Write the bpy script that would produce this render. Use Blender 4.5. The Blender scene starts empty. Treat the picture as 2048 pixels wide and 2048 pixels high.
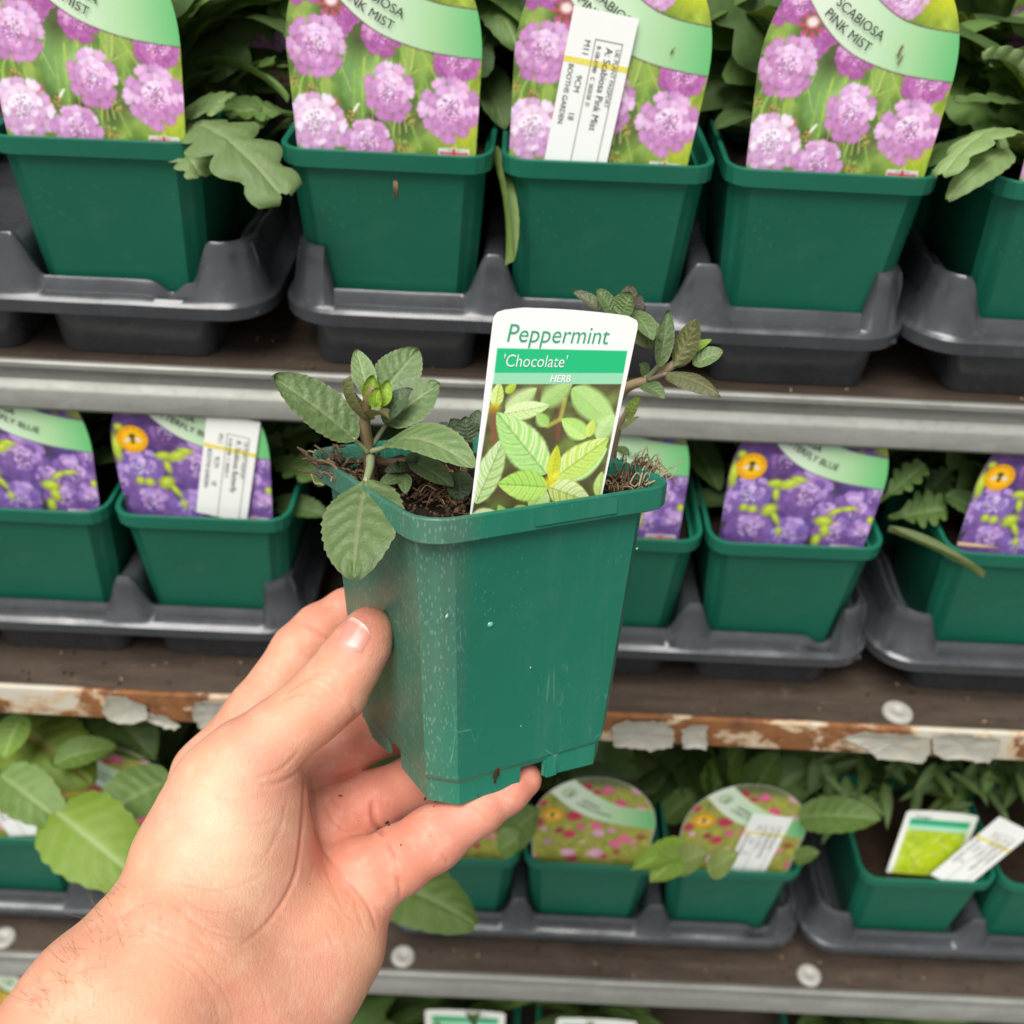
import bpy, math, random, os
import numpy as np
from mathutils import Matrix, Vector
random.seed(7); RNG = np.random.default_rng(7)
SC = bpy.context.scene
COL = SC.collection
# ------------------------------------------------------------------ camera
CZ = 1.45                                   # camera height above the paving
PITCH, ROLL = math.radians(36.5), math.radians(2.655)
FPX = 1.023                                 # focal length in picture widths
_fw = np.array([0, math.cos(PITCH), -math.sin(PITCH)])
_r0 = np.array([1.0, 0, 0]); _u0 = np.cross(_r0, _fw)
_rt = _r0*math.cos(ROLL)+_u0*math.sin(ROLL); _up = -_r0*math.sin(ROLL)+_u0*math.cos(ROLL)
CAMP = np.array([0, 0, CZ])
cam_d = bpy.data.cameras.new('camera'); cam_d.sensor_width = 36; cam_d.lens = 36*FPX
cam_d.clip_start = .01; cam_d.clip_end = 200
cam_d.dof.use_dof = True; cam_d.dof.focus_distance = .325; cam_d.dof.aperture_fstop = 12.0
cam = bpy.data.objects.new('camera', cam_d); COL.objects.link(cam)
cam.matrix_world = Matrix(((_rt[0], _up[0], -_fw[0], 0), (_rt[1], _up[1], -_fw[1], 0), (_rt[2], _up[2], -_fw[2], CZ), (0, 0, 0, 1)))
SC.camera = cam
# ------------------------------------------------------------------ sky, sun, exposure
SUN_EL, SUN_AZ = math.radians(64), math.radians(205)      # azimuth: behind and a little left of the photographer
w = bpy.data.worlds.new('World'); SC.world = w; w.use_nodes = True
nt = w.node_tree; nt.nodes.clear()
sky = nt.nodes.new('ShaderNodeTexSky'); sky.sky_type = 'NISHITA'; sky.sun_disc = False
sky.sun_elevation = SUN_EL; sky.sun_rotation = SUN_AZ; sky.dust_density = 1.0; sky.ozone_density = 1.0; sky.air_density = .7
hs = nt.nodes.new('ShaderNodeHueSaturation'); hs.inputs['Saturation'].default_value = .12   # cloud cover greys the sky
bg = nt.nodes.new('ShaderNodeBackground'); bg.inputs['Strength'].default_value = .05
wo = nt.nodes.new('ShaderNodeOutputWorld')
nt.links.new(sky.outputs[0], hs.inputs['Color']); nt.links.new(hs.outputs[0], bg.inputs[0]); nt.links.new(bg.outputs[0], wo.inputs[0])
sd = bpy.data.lights.new('sun', 'SUN'); sd.energy = 1.5; sd.angle = math.radians(38); sd.color = (1, .975, .94)
sun = bpy.data.objects.new('sun', sd); COL.objects.link(sun)
_sd = Vector((math.sin(SUN_AZ)*math.cos(SUN_EL), math.cos(SUN_AZ)*math.cos(SUN_EL), math.sin(SUN_EL)))
sun.rotation_euler = _sd.to_track_quat('Z', 'Y').to_euler()
SC.view_settings.view_transform = 'Standard'; SC.view_settings.look = 'None'
SC.view_settings.exposure = 1.50; SC.view_settings.gamma = 1.0; SC.view_settings.use_curve_mapping = False
SC.render.engine = 'CYCLES'; SC.cycles.use_denoising = True
SC.cycles.max_bounces = 8; SC.cycles.transparent_max_bounces = 8

# ------------------------------------------------------------------ helpers
FX = 2048*FPX
def ray(x, y): return _fw+_rt*(x-1024)/FX+_up*(1024-y)/FX
def atZ(x, y, Z):                           # point of the picture ray on a level plane (height relative to the camera)
    d = ray(x, y); return d*Z/d[2]+CAMP
def atY(x, y, Y): d = ray(x, y); return d*Y/d[1]+CAMP
def at(x, y, z): return ray(x, y)*z+CAMP    # at depth z along the view axis
def px(P):
    q = np.atleast_2d(P)-CAMP; z = q@_fw
    return 1024+FX*(q@_rt)/z, 1024-FX*(q@_up)/z, z
def nrm(v): v = np.asarray(v, float); return v/(np.linalg.norm(v)+1e-12)
def lin(c):
    c = np.asarray(c, float)/255.
    return np.where(c <= .04045, c/12.92, ((c+.055)/1.055)**2.4)
def hexc(r, g, b): return tuple(lin((r, g, b)))+(1,)

def mk(name, V, F, cols=None, smooth=True, sharp=None, mat=None):
    me = bpy.data.meshes.new(name)
    V = np.asarray(V, float)
    me.from_pydata(V.tolist(), [], [list(map(int, f)) for f in F])
    if cols is not None:
        ca = me.color_attributes.new('Col', 'FLOAT_COLOR', 'POINT')
        c4 = np.ones((len(V), 4), np.float32); c4[:, :3] = cols
        ca.data.foreach_set('color', c4.ravel())
    if smooth: me.polygons.foreach_set('use_smooth', [True]*len(me.polygons))
    if sharp: me.set_sharp_from_angle(angle=math.radians(sharp))
    if mat: me.materials.append(mat)
    me.update()
    return me
def mkq(name, V, Q, cols=None, smooth=True, mat=None):        # fast path: all quads, numpy
    me = bpy.data.meshes.new(name); V = np.asarray(V, np.float32); Q = np.asarray(Q, np.int32)
    me.vertices.add(len(V)); me.vertices.foreach_set('co', V.ravel())
    me.loops.add(Q.size); me.loops.foreach_set('vertex_index', Q.ravel())
    me.polygons.add(len(Q)); me.polygons.foreach_set('loop_start', np.arange(0, Q.size, 4, dtype=np.int32))
    me.update(calc_edges=True); me.validate()
    if cols is not None:
        ca = me.color_attributes.new('Col', 'FLOAT_COLOR', 'POINT')
        c4 = np.ones((len(V), 4), np.float32); c4[:, :3] = cols
        ca.data.foreach_set('color', c4.ravel())
    if smooth: me.polygons.foreach_set('use_smooth', np.ones(len(Q), bool))
    if mat: me.materials.append(mat)
    me.update(); return me
def tag(o, label=None, cat=None, group=None, kind=None):
    for k, v in (('label', label), ('category', cat), ('group', group), ('kind', kind)):
        if v: o[k] = v
    return o
def link(name, data, parent=None, M=None):
    o = bpy.data.objects.new(name, data); COL.objects.link(o)
    if parent is not None: o.parent = parent
    if M is not None: o.matrix_basis = M
    return o
def wlink(name, me, parent):                # child whose mesh is given in world coordinates
    o = bpy.data.objects.new(name, me); COL.objects.link(o); o.parent = parent
    o.matrix_parent_inverse = WM[parent.name].inverted()
    return o
WM = {}
def empty(name, M, label, cat, group=None):
    o = bpy.data.objects.new(name, None); COL.objects.link(o); o.empty_display_size = .02
    o.matrix_basis = M; WM[o.name] = M.copy()
    return tag(o, label, cat, group)
def sub(name, M, parent):                   # Empty that is a part (parent's local space)
    o = bpy.data.objects.new(name, None); COL.objects.link(o); o.parent = parent; o.matrix_basis = M; o.empty_display_size = .01
    return o
def T(x, y, z): return Matrix.Translation((x, y, z))
def RX(a): return Matrix.Rotation(math.radians(a), 4, 'X')
def RY(a): return Matrix.Rotation(math.radians(a), 4, 'Y')
def RZ(a): return Matrix.Rotation(math.radians(a), 4, 'Z')
def copy_tree(o, parent=None):
    c = o.copy(); COL.objects.link(c); c.parent = parent
    for ch in o.children: copy_tree(ch, c)
    return c
class MB:                                   # small mesh collector
    def __init__(s): s.v = []; s.f = []; s.c = []
    def add(s, V, F, col=None):
        n = len(s.v); s.v += [tuple(p) for p in V]; s.f += [tuple(i+n for i in f) for f in F]
        if col is not None:
            col = np.asarray(col)
            s.c += [tuple(col)]*len(V) if col.ndim == 1 else [tuple(q) for q in col]
    def box(s, x0, x1, y0, y1, z0, z1, col=None):
        V = [(x0, y0, z0), (x1, y0, z0), (x1, y1, z0), (x0, y1, z0), (x0, y0, z1), (x1, y0, z1), (x1, y1, z1), (x0, y1, z1)]
        s.add(V, [(0, 3, 2, 1), (4, 5, 6, 7), (0, 1, 5, 4), (1, 2, 6, 5), (2, 3, 7, 6), (3, 0, 4, 7)], col)
    def tube(s, P, r, n=5, col=None, cap=True):
        P = np.asarray(P, float); r = np.broadcast_to(np.asarray(r, float), (len(P),))
        tg = np.gradient(P, axis=0); a = np.array([.31, .77, .55])
        V = []
        for i in range(len(P)):
            t = nrm(tg[i]); u = nrm(np.cross(t, a)); v = np.cross(t, u)
            for k in range(n):
                th = 2*math.pi*k/n; V.append(P[i]+r[i]*(u*math.cos(th)+v*math.sin(th)))
        F = []
        for i in range(len(P)-1):
            for k in range(n):
                k2 = (k+1) % n; F.append((i*n+k, i*n+k2, (i+1)*n+k2, (i+1)*n+k))
        if cap: F.append(tuple(range(n-1, -1, -1))); F.append(tuple((len(P)-1)*n+k for k in range(n)))
        s.add(V, F, col)
    def mesh(s, name, mat=None, smooth=True, sharp=None): return mk(name, s.v, s.f, s.c if s.c else None, smooth, sharp, mat)
def bez(P, n=12):                           # smooth polyline through control points (Catmull-Rom)
    P = np.asarray(P, float); P = np.vstack([2*P[0]-P[1], P, 2*P[-1]-P[-2]]); out = []
    for i in range(1, len(P)-2):
        for t in np.linspace(0, 1, n, endpoint=False):
            a, b, c, d = P[i-1:i+3]
            out.append(.5*(2*b+(c-a)*t+(2*a-5*b+4*c-d)*t*t+(3*b-a-3*c+d)*t**3))
    out.append(P[-2]); return np.array(out)
def vnoise(h, w_, cell, rng=RNG, oct=1):
    out = np.zeros((h, w_)); amp = 1; tot = 0
    for o in range(oct):
        c = max(1.0, cell/2**o); gh, gw = int(h/c)+3, int(w_/c)+3
        g = rng.random((gh, gw)); ys = np.arange(h)/c; xs = np.arange(w_)/c
        y0 = ys.astype(int); x0 = xs.astype(int); fy = ys-y0; fx = xs-x0
        fy = (fy*fy*(3-2*fy))[:, None]; fx = (fx*fx*(3-2*fx))[None]
        a = g[y0][:, x0]; b = g[y0][:, x0+1]; c_ = g[y0+1][:, x0]; d = g[y0+1][:, x0+1]
        out += amp*((a*(1-fx)+b*fx)*(1-fy)+(c_*(1-fx)+d*fx)*fy); tot += amp; amp *= .5
    return out/tot

# ------------------------------------------------------------------ materials (all node based)
class NT:
    def __init__(s, name):
        s.m = bpy.data.materials.new(name); s.m.use_nodes = True; s.n = s.m.node_tree.nodes; s.l = s.m.node_tree.links
        s.b = s.n['Principled BSDF']; s.out = s.n['Material Output']
    def new(s, t, **k):
        q = s.n.new(t)
        for a, v in k.items(): setattr(q, a, v)
        return q
    def co(s, scale=(1, 1, 1), kind='Object'):
        tc = s.new('ShaderNodeTexCoord'); mp = s.new('ShaderNodeMapping'); mp.inputs['Scale'].default_value = scale
        s.l.new(tc.outputs[kind], mp.inputs[0]); return mp.outputs[0]
    def noise(s, sc, det=3, rough=.55, vec=None, dist=0):
        q = s.new('ShaderNodeTexNoise'); q.inputs['Scale'].default_value = sc; q.inputs['Detail'].default_value = det
        q.inputs['Roughness'].default_value = rough; q.inputs['Distortion'].default_value = dist
        if vec is not None: s.l.new(vec, q.inputs['Vector'])
        return q.outputs[0]
    def vor(s, sc, vec=None, feat='F1', rnd=1.0):
        q = s.new('ShaderNodeTexVoronoi', feature=feat); q.inputs['Scale'].default_value = sc; q.inputs['Randomness'].default_value = rnd
        if vec is not None: s.l.new(vec, q.inputs['Vector'])
        return q
    def ramp(s, fac, stops, interp='LINEAR'):
        q = s.new('ShaderNodeValToRGB'); q.color_ramp.interpolation = interp; e = q.color_ramp.elements
        while len(e) < len(stops): e.new(.5)
        for i, (p, c) in enumerate(stops):
            e[i].position = p; e[i].color = (c, c, c, 1) if not hasattr(c, '__len__') else (tuple(c)+(1,))[:4]
        s.l.new(fac, q.inputs[0]); return q.outputs[0]
    def mix(s, fac, a, b, blend='MIX'):
        q = s.new('ShaderNodeMix', data_type='RGBA', blend_type=blend)
        for sock, v in ((q.inputs[0], fac), (q.inputs[6], a), (q.inputs[7], b)):
            if hasattr(v, 'is_linked') or isinstance(v, bpy.types.NodeSocket): s.l.new(v, sock)
            elif hasattr(v, '__len__'): sock.default_value = (tuple(v)+(1,))[:4]
            else: sock.default_value = v
        return q.outputs[2]
    def math(s, op, a, b=0., c=None):
        q = s.new('ShaderNodeMath', operation=op)
        for i, v in enumerate((a, b) if c is None else (a, b, c)):
            if isinstance(v, bpy.types.NodeSocket): s.l.new(v, q.inputs[i])
            else: q.inputs[i].default_value = v
        return q.outputs[0]
    def attr(s, name='Col'):
        q = s.new('ShaderNodeAttribute'); q.attribute_name = name; return q.outputs['Color']
    def set(s, **k):
        for a, v in k.items():
            sock = s.b.inputs[a.replace('_', ' ')]
            if isinstance(v, bpy.types.NodeSocket): s.l.new(v, sock)
            elif hasattr(v, '__len__') and a in ('Base_Color',): sock.default_value = (tuple(v)+(1,))[:4]
            else: sock.default_value = v
    def bump(s, h, strength=.3, dist=.001, normal=None):
        q = s.new('ShaderNodeBump'); q.inputs['Strength'].default_value = strength; q.inputs['Distance'].default_value = dist
        s.l.new(h, q.inputs['Height'])
        if normal is not None: s.l.new(normal, q.inputs['Normal'])
        return q.outputs[0]
def objrnd(s):
    q = s.new('ShaderNodeObjectInfo'); return q.outputs['Random']

def m_pot(name, base=(.030, .185, .118), dusty=False):
    s = NT(name); v = s.co()
    n1 = s.noise(60, 4, .6, v); n2 = s.noise(9, 2, .5, v)
    c = s.mix(s.ramp(n2, [(.3, 0.), (.7, 1.)]), tuple(x*.86 for x in base), tuple(x*1.12 for x in base))
    c = s.mix(s.math('MULTIPLY', s.ramp(n1, [(.55, 0.), (.85, 1.)]), .10), c, (.16, .30, .24))
    rough = s.ramp(n1, [(.2, .30), (.8, .46)])
    # dried water spots and scuffs
    vs = s.vor(620 if dusty else 420, s.co((1, 1, .55)))
    spots = s.ramp(vs.outputs['Distance'], [(.10, 1.), (.22, 0.)])
    msk = s.ramp(s.noise(26, 3, .6, v), [(.50, 0.), (.64, 1.)])
    sp = s.math('MULTIPLY', spots, msk)
    c = s.mix(s.math('MULTIPLY', sp, .13 if dusty else .10), c, (.42, .55, .50))
    if dusty:
        v2 = s.vor(180, s.co((1, 1, .35)), 'DISTANCE_TO_EDGE')
        ring = s.ramp(v2.outputs['Distance'], [(.0, 1.), (.035, 0.)])
        big = s.math('MULTIPLY', ring, s.ramp(s.noise(40, 4, .65, v), [(.56, 0.), (.66, 1.)]))
        c = s.mix(s.math('MULTIPLY', big, .35), c, (.36, .52, .45))
        st = s.noise(55, 5, .7, s.co((1, 1, .12)))
        c = s.mix(s.math('MULTIPLY', s.ramp(st, [(.52, 0.), (.75, 1.)]), .10), c, (.30, .42, .36))
        # left side: dust film, with the hand's brown reflection painted into its colour
        tc = s.new('ShaderNodeTexCoord'); sx = s.new('ShaderNodeSeparateXYZ'); s.l.new(tc.outputs['Object'], sx.inputs[0])
        side = s.ramp(s.math('MULTIPLY_ADD', sx.outputs[0], -60., -1.55), [(0., 0.), (.5, 1.)])
        film = s.math('MULTIPLY', side, s.ramp(s.noise(34, 4, .6, s.co((1, 1, .4))), [(.3, .25), (.62, .8)]))
        c = s.mix(s.math('MULTIPLY', film, .55), c, (.13, .17, .125))
        sp2 = s.vor(900, s.co((1, 1, .35)))
        c = s.mix(s.math('MULTIPLY', s.math('MULTIPLY', side, s.ramp(sp2.outputs['Distance'], [(.18, 1.), (.34, 0.)])), .22), c, (.42, .52, .46))
    s.set(Base_Color=c, Roughness=rough, Specular_IOR_Level=.36)
    s.set(Normal=s.bump(s.noise(1400, 2, .6, v), .06, .0006, s.bump(s.noise(45, 2, .5, v), .05, .003)))
    return s.m
M = {}
M['pot'] = m_pot('green_pot_plastic', (.012, .150, .090))
M['heldpot'] = m_pot('held_pot_plastic', (.014, .180, .112), True)
def m_tray():
    s = NT('grey_tray_plastic'); v = s.co(); n = s.noise(40, 4, .6, v)
    c = s.mix(n, (.026, .029, .033), (.060, .065, .071))
    d = s.math('MULTIPLY', s.ramp(s.noise(120, 4, .7, v), [(.58, 0.), (.75, 1.)]), .35)
    c = s.mix(d, c, (.14, .12, .10))
    s.set(Base_Color=c, Roughness=s.ramp(n, [(.3, .20), (.7, .36)]), Specular_IOR_Level=.7)
    s.set(Normal=s.bump(s.noise(30, 3, .5, v), .22, .004))
    return s.m
M['tray'] = m_tray()
def m_board():
    s = NT('brown_plywood'); v = s.co((1, 5, 1))
    n = s.noise(26, 5, .65, v); n2 = s.noise(220, 4, .7, s.co((.35, 1, 1)))
    c = s.mix(s.ramp(n, [(.32, 0.), (.68, 1.)]), (.026, .018, .013), (.080, .055, .038))
    c = s.mix(s.math('MULTIPLY', n2, .55), c, (.095, .072, .053))
    gr = s.ramp(s.noise(90, 5, .75, s.co()), [(.62, 0.), (.74, 1.)])
    c = s.mix(s.math('MULTIPLY', gr, .5), c, (.20, .145, .085))
    s.set(Base_Color=c, Roughness=.72, Specular_IOR_Level=.3, Normal=s.bump(n2, .5, .0012))
    return s.m
M['board'] = m_board()
def m_galv(name, a=(.20, .20, .175), b=(.31, .31, .28)):
    s = NT(name); v = s.co((.25, 1, 1))
    n = s.noise(60, 4, .6, v); sp = s.vor(90, s.co((.5, 1, 1)))
    c = s.mix(n, a, b); c = s.mix(s.math('MULTIPLY', s.ramp(s.noise(200, 4, .7, s.co()), [(.54, 0.), (.70, 1.)]), .5), c, (.12, .105, .075)); c = s.mix(s.math('MULTIPLY', s.ramp(s.noise(16, 5, .7, s.co((.4, 1, 1))), [(.5, 0.), (.62, 1.)]), .4), c, (.42, .42, .38))
    c = s.mix(.25, c, s.ramp(sp.outputs['Color'], [(0., (.25, .25, .22)), (1., (.5, .5, .46))]))
    s.set(Base_Color=c, Metallic=.35, Roughness=s.ramp(n, [(.3, .46), (.7, .62)]), Normal=s.bump(s.noise(300, 3, .6, v), .15, .0008))
    return s.m
M['galv'] = m_galv('galvanised_steel')
def m_rust():
    s = NT('rusty_painted_steel'); v = s.co((.6, 1, 1))
    n = s.noise(34, 6, .68, v, .4); f = s.ramp(n, [(.455, 0.), (.51, 1.)])
    rust = s.mix(s.noise(160, 5, .7, s.co()), (.13, .045, .018), (.34, .15, .05))
    rust = s.mix(s.ramp(s.noise(70, 4, .6, s.co()), [(.5, 0.), (.7, 1.)]), rust, (.10, .042, .022))
    paint = s.mix(s.noise(90, 4, .6, s.co()), (.46, .44, .36), (.60, .55, .44))
    edge = s.ramp(n, [(.41, 0.), (.455, 1.), (.51, 0.)])
    c = s.mix(f, paint, rust); c = s.mix(s.math('MULTIPLY', edge, .55), c, (.55, .30, .10))
    s.set(Base_Color=c, Roughness=.75, Specular_IOR_Level=.3, Normal=s.bump(n, .5, .002))
    return s.m
M['rust'] = m_rust()
def m_flake():
    s = NT('peeling_grey_paint'); v = s.co(); n = s.noise(60, 4, .6, v)
    c = s.mix(n, (.30, .30, .255), (.52, .49, .40))
    c = s.mix(s.ramp(s.noise(150, 4, .7, v), [(.60, 0.), (.7, 1.)]), c, (.55, .38, .18))
    s.set(Base_Color=c, Roughness=.6, Normal=s.bump(s.noise(120, 4, .6, v), .35, .002)); return s.m
M['flake'] = m_flake()
def m_plain(name, c0, c1=None, rough=.5, sc=40, spec=.5, bump=0, metallic=0):
    s = NT(name); v = s.co(); n = s.noise(sc, 4, .6, v)
    s.set(Base_Color=s.mix(n, c0, c1 or tuple(x*1.25 for x in c0)), Roughness=rough, Specular_IOR_Level=spec, Metallic=metallic)
    if bump: s.set(Normal=s.bump(s.noise(sc*4, 4, .6, v), bump, .002))
    return s.m
M['washer'] = m_plain('pale_washer', (.30, .29, .255), (.48, .46, .41), .5, 300, .5, .2)
M['concrete'] = m_plain('concrete_paving', (.09, .088, .082), (.16, .155, .145), .85, 12, .3, .3)
M['backdropm'] = m_plain('dark_backdrop', (.018, .017, .015), (.030, .028, .024), .9, 8, .2, .2)
M['soil'] = m_plain('compost', (.012, .008, .005), (.060, .036, .020), .95, 420, .2, .9)
def m_vc(name, rough=.4, spec=.5, sheen=0):     # printed card: colours of the print come from the card's own colour attribute
    s = NT(name); s.set(Base_Color=s.attr(), Roughness=rough, Specular_IOR_Level=spec)
    s.set(Normal=s.bump(s.noise(26, 2, .5, s.co()), .04, .004)); return s.m
M['print'] = m_vc('printed_label_card', .33)
M['printheld'] = m_vc('printed_herb_card', .38)
M['fibre'] = m_vc('root_fibre', .8, .3)
def m_ink(name, c, rough=.45):
    s = NT(name); n = s.noise(500, 2, .5, s.co()); s.set(Base_Color=s.mix(n, tuple(x*.85 for x in c), tuple(min(1, x*1.1) for x in c)), Roughness=rough); return s.m
M['black'] = m_ink('black_ink', (.012, .013, .012)); M['gink'] = m_ink('green_ink', (.045, .40, .205)); M['wink'] = m_ink('white_ink', (.90, .93, .90))
M['grey'] = m_ink('grey_print', (.11, .11, .10)); M['yellow'] = m_ink('yellow_print', (.84, .73, .13)); M['paper'] = m_plain('white_sticker', (.88, .89, .85), (.92, .93, .89), .5, 200)
M['orange'] = m_ink('orange_print', (.86, .45, .015)); M['brownink'] = m_ink('brown_print', (.10, .05, .01))
M['box'] = m_ink('olive_line', (.33, .34, .25))
def m_leaf(name, rough=.42, trans=.28, bump=.35):
    s = NT(name); col = s.attr(); v = s.co()
    rn = objrnd(s)
    n = s.noise(110, 4, .6, v)
    c = s.mix(s.math('MULTIPLY', s.ramp(n, [(.3, 0.), (.75, 1.)]), .35), col, s.mix(.5, col, (.36, .44, .22)))
    hsv = s.new('ShaderNodeHueSaturation'); s.l.new(c, hsv.inputs['Color'])
    s.l.new(s.math('MULTIPLY_ADD', rn, .5, .75), hsv.inputs['Value']); c = hsv.outputs[0]
    s.set(Base_Color=c, Roughness=rough, Specular_IOR_Level=.45, Normal=s.bump(s.noise(420, 5, .65, v), bump, .0010))
    tr = s.new('ShaderNodeBsdfTranslucent'); s.l.new(s.mix(.6, c, (.30, .42, .03), 'MIX'), tr.inputs[0])
    mx = s.new('ShaderNodeMixShader'); mx.inputs[0].default_value = trans
    s.l.new(s.b.outputs[0], mx.inputs[1]); s.l.new(tr.outputs[0], mx.inputs[2]); s.l.new(mx.outputs[0], s.out.inputs[0]); return s.m
M['leaf'] = m_leaf('shelf_plant_leaf', .58, .22)
M['mint'] = m_leaf('mint_leaf', .36, .14, .8)
M['stem'] = m_vc('plant_stem', .5)
# ------------------------------------------------------------------ the setting
SHZ = [-.2478, -.4315, -.7010, -.985]           # shelf tops, relative to the camera height
RLY = [.4362, .3982, .3969, .393]            # front rails
POTH, RIMA = .104, .0455
mb = MB(); mb.add([(-30, -30, 0), (30, -30, 0), (30, 30, 0), (-30, 30, 0)], [(0, 1, 2, 3)])
tag(link('ground', mb.mesh('ground', M['concrete'], False)), kind='structure')
mb = MB(); mb.box(-3, 3, 1.15, 1.25, 0, 2.6)
tag(link('wall', mb.mesh('wall', M['backdropm'], False)), kind='structure')  # added dark backdrop, keeps sky light out of the gaps between plants

def prof_x(name, prof, x0, x1, mat, parent, n=60, wob=0.0):     # profile (y,z) swept along x
    prof = np.array(prof); xs = np.linspace(x0, x1, n); V = []; m = len(prof)
    for x in xs:
        dy = wob*(math.sin(x*17)+.6*math.sin(x*41+1)); dz = wob*.7*math.sin(x*23+2)
        for y, z in prof: V.append((x, y+dy, z+dz))
    F = [(i*m+k, i*m+k+1, (i+1)*m+k+1, (i+1)*m+k) for i in range(n-1) for k in range(m-1)]
    F += [((i)*m+m-1, i*m, (i+1)*m, (i+1)*m+m-1) for i in range(n-1)]
    me = mk(name, V, F, None, True, 32, mat); return wlink(name, me, parent)
SHELF_LABEL = ['top shelf with brown board and pale galvanised steel front rail', 'middle shelf with rusty front rail and peeling grey paint',
               'lower shelf with brown board, round screw heads and dull steel rail', 'lowest shelf in the dark below the dull steel rail']
SHELVES = []
TOPZ = .26+CZ
def washer(parent, x, y, z, r=.0085):
    mb = MB(); n = 20
    prof = [(0, .0012), (r*.28, .0012), (r*.36, .0022), (r*.8, .0026), (r*.97, .0016), (r, 0)]
    V = []; F = []
    for k in range(n):
        a = 2*math.pi*k/n
        for q, h in prof: V.append((x+q*math.cos(a), y+q*math.sin(a), z+h))
    m = len(prof)
    for k in range(n):
        for j in range(m-1): F.append((k*m+j, k*m+j+1, ((k+1) % n)*m+j+1, ((k+1) % n)*m+j))
    mb.add(V, F); wlink('screw_head', mb.mesh('screw_head', M['washer'], True), parent)
for i in range(4):
    Z = SHZ[i]+CZ; ry = RLY[i]
    sh = empty('trolley_shelf', T(0, ry, Z), SHELF_LABEL[i], 'shelf', 'shelves of the plant trolley'); SHELVES.append(sh)
    mb = MB(); mb.box(-.95, .95, ry+.0035, ry+.56, Z-.012, Z)
    wlink('board', mb.mesh('board', M['board'], False), sh)
    if i == 0:
        P = [(.0032, .0006), (0, .0012), (-.0012, .0004), (-.0012, -.0018), (.0026, -.0040), (.0028, -.0105), (-.0006, -.0136), (-.0014, -.0150), (-.0014, -.0240), (.0004, -.0262), (.003, -.0262), (.003, -.001)]
    elif i == 1:
        P = [(.003, .001), (.0008, .0022), (-.0010, .0014), (-.0014, -.001), (-.0014, -.0180), (-.0004, -.0196), (.003, -.0196)]
    else:
        P = [(.003, .0005), (0, .0015), (-.0012, .0004), (-.0014, -.006), (.0002, -.0085), (-.0014, -.0115), (-.0016, -.0255), (.0004, -.0278), (.003, -.0278)]
    prof_x('front_rail', [(ry+a, Z+b) for a, b in P], -.95, .95, M['rust'] if i == 1 else M['galv'], sh, 80, .0002)
for i, pts in ((1, [(1797, 1434)]), (2, [(805, 1925), (1620, 1962), (4, 1886)])):
    for (x, y) in pts:
        p = atZ(x, y, SHZ[i]); washer(SHELVES[i], p[0], max(p[1], RLY[i]+.0125), p[2])
shade_shelf = empty('trolley_shelf', T(0, .45, TOPZ), 'added shelf out of view above the picture, shades the top shelf', 'shelf', 'shelves of the plant trolley')  # added unseen shelf, put in to shade the back of the top row
mb = MB(); mb.box(-.95, .95, .4535, 1.01, TOPZ-.012, TOPZ); wlink('board', mb.mesh('board', M['board'], False), shade_shelf)
prof_x('front_rail', [(.45+a, TOPZ+b) for a, b in [(.003, .0005), (0, .0015), (-.0014, -.006), (-.0016, -.0255), (.003, -.0278)]], -.95, .95, M['galv'], shade_shelf, 20)
# peeling paint on the rusty rail: curled plates that stand off the steel
def flake(pts, seed):
    rg = np.random.default_rng(seed); y = RLY[1]-.0018
    Q = [atY(x, yy, y) for x, yy in pts]; Q = np.array(Q); n = len(Q)
    R = []
    for k in range(n):
        a, b = Q[k], Q[(k+1) % n]; m = max(2, int(np.linalg.norm(b-a)/.0022))
        for t in np.linspace(0, 1, m, endpoint=False): R.append(a+(b-a)*t+np.array([rg.normal(0, .0005), 0, rg.normal(0, .0006)]))
    R = np.array(R); c = R.mean(0); n = len(R); V = []; rings = (1., .86, .5, 0.0001)
    for q in rings:
        for p in R:
            d = c+(p-c)*q; lift = .0014*q**4+.0004*rg.random()
            V.append((d[0], y-lift, d[2]))
    F = [(r*n+k, r*n+(k+1) % n, (r+1)*n+(k+1) % n, (r+1)*n+k) for r in range(len(rings)-1) for k in range(n)]
    V2 = [(x, yy+.0004, z) for x, yy, z in V]; m = len(V)
    F2 = [tuple(reversed([i+m for i in f])) for f in F]+[(k, m+k, m+(k+1) % n, (k+1) % n) for k in range(n)]
    wlink('paint_flake', mk('paint_flake', V+V2, F+F2, None, True, 50, M['flake']), SHELVES[1])
for sd_, pts in enumerate([[(214, 1392), (255, 1390), (295, 1412), (298, 1434), (262, 1446), (222, 1441), (208, 1420)],
                       [(300, 1424), (335, 1432), (362, 1448), (350, 1456), (318, 1446), (296, 1440)],
                       [(390, 1400), (465, 1400), (462, 1452), (400, 1455), (386, 1430)],
                       [(1222, 1446), (1262, 1440), (1330, 1442), (1352, 1464), (1342, 1492), (1300, 1496), (1262, 1492), (1226, 1488)],
                       [(1362, 1456), (1388, 1448), (1416, 1450), (1412, 1494), (1366, 1492)],
                       [(1690, 1472), (1720, 1462), (1800, 1466), (1862, 1470), (1858, 1502), (1840, 1524), (1800, 1516), (1755, 1512), (1736, 1496)],
                       [(1864, 1470), (1900, 1464), (1998, 1474), (1996, 1500), (1976, 1522), (1930, 1516), (1886, 1514), (1866, 1502)]]):
    flake(pts, sd_)

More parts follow.
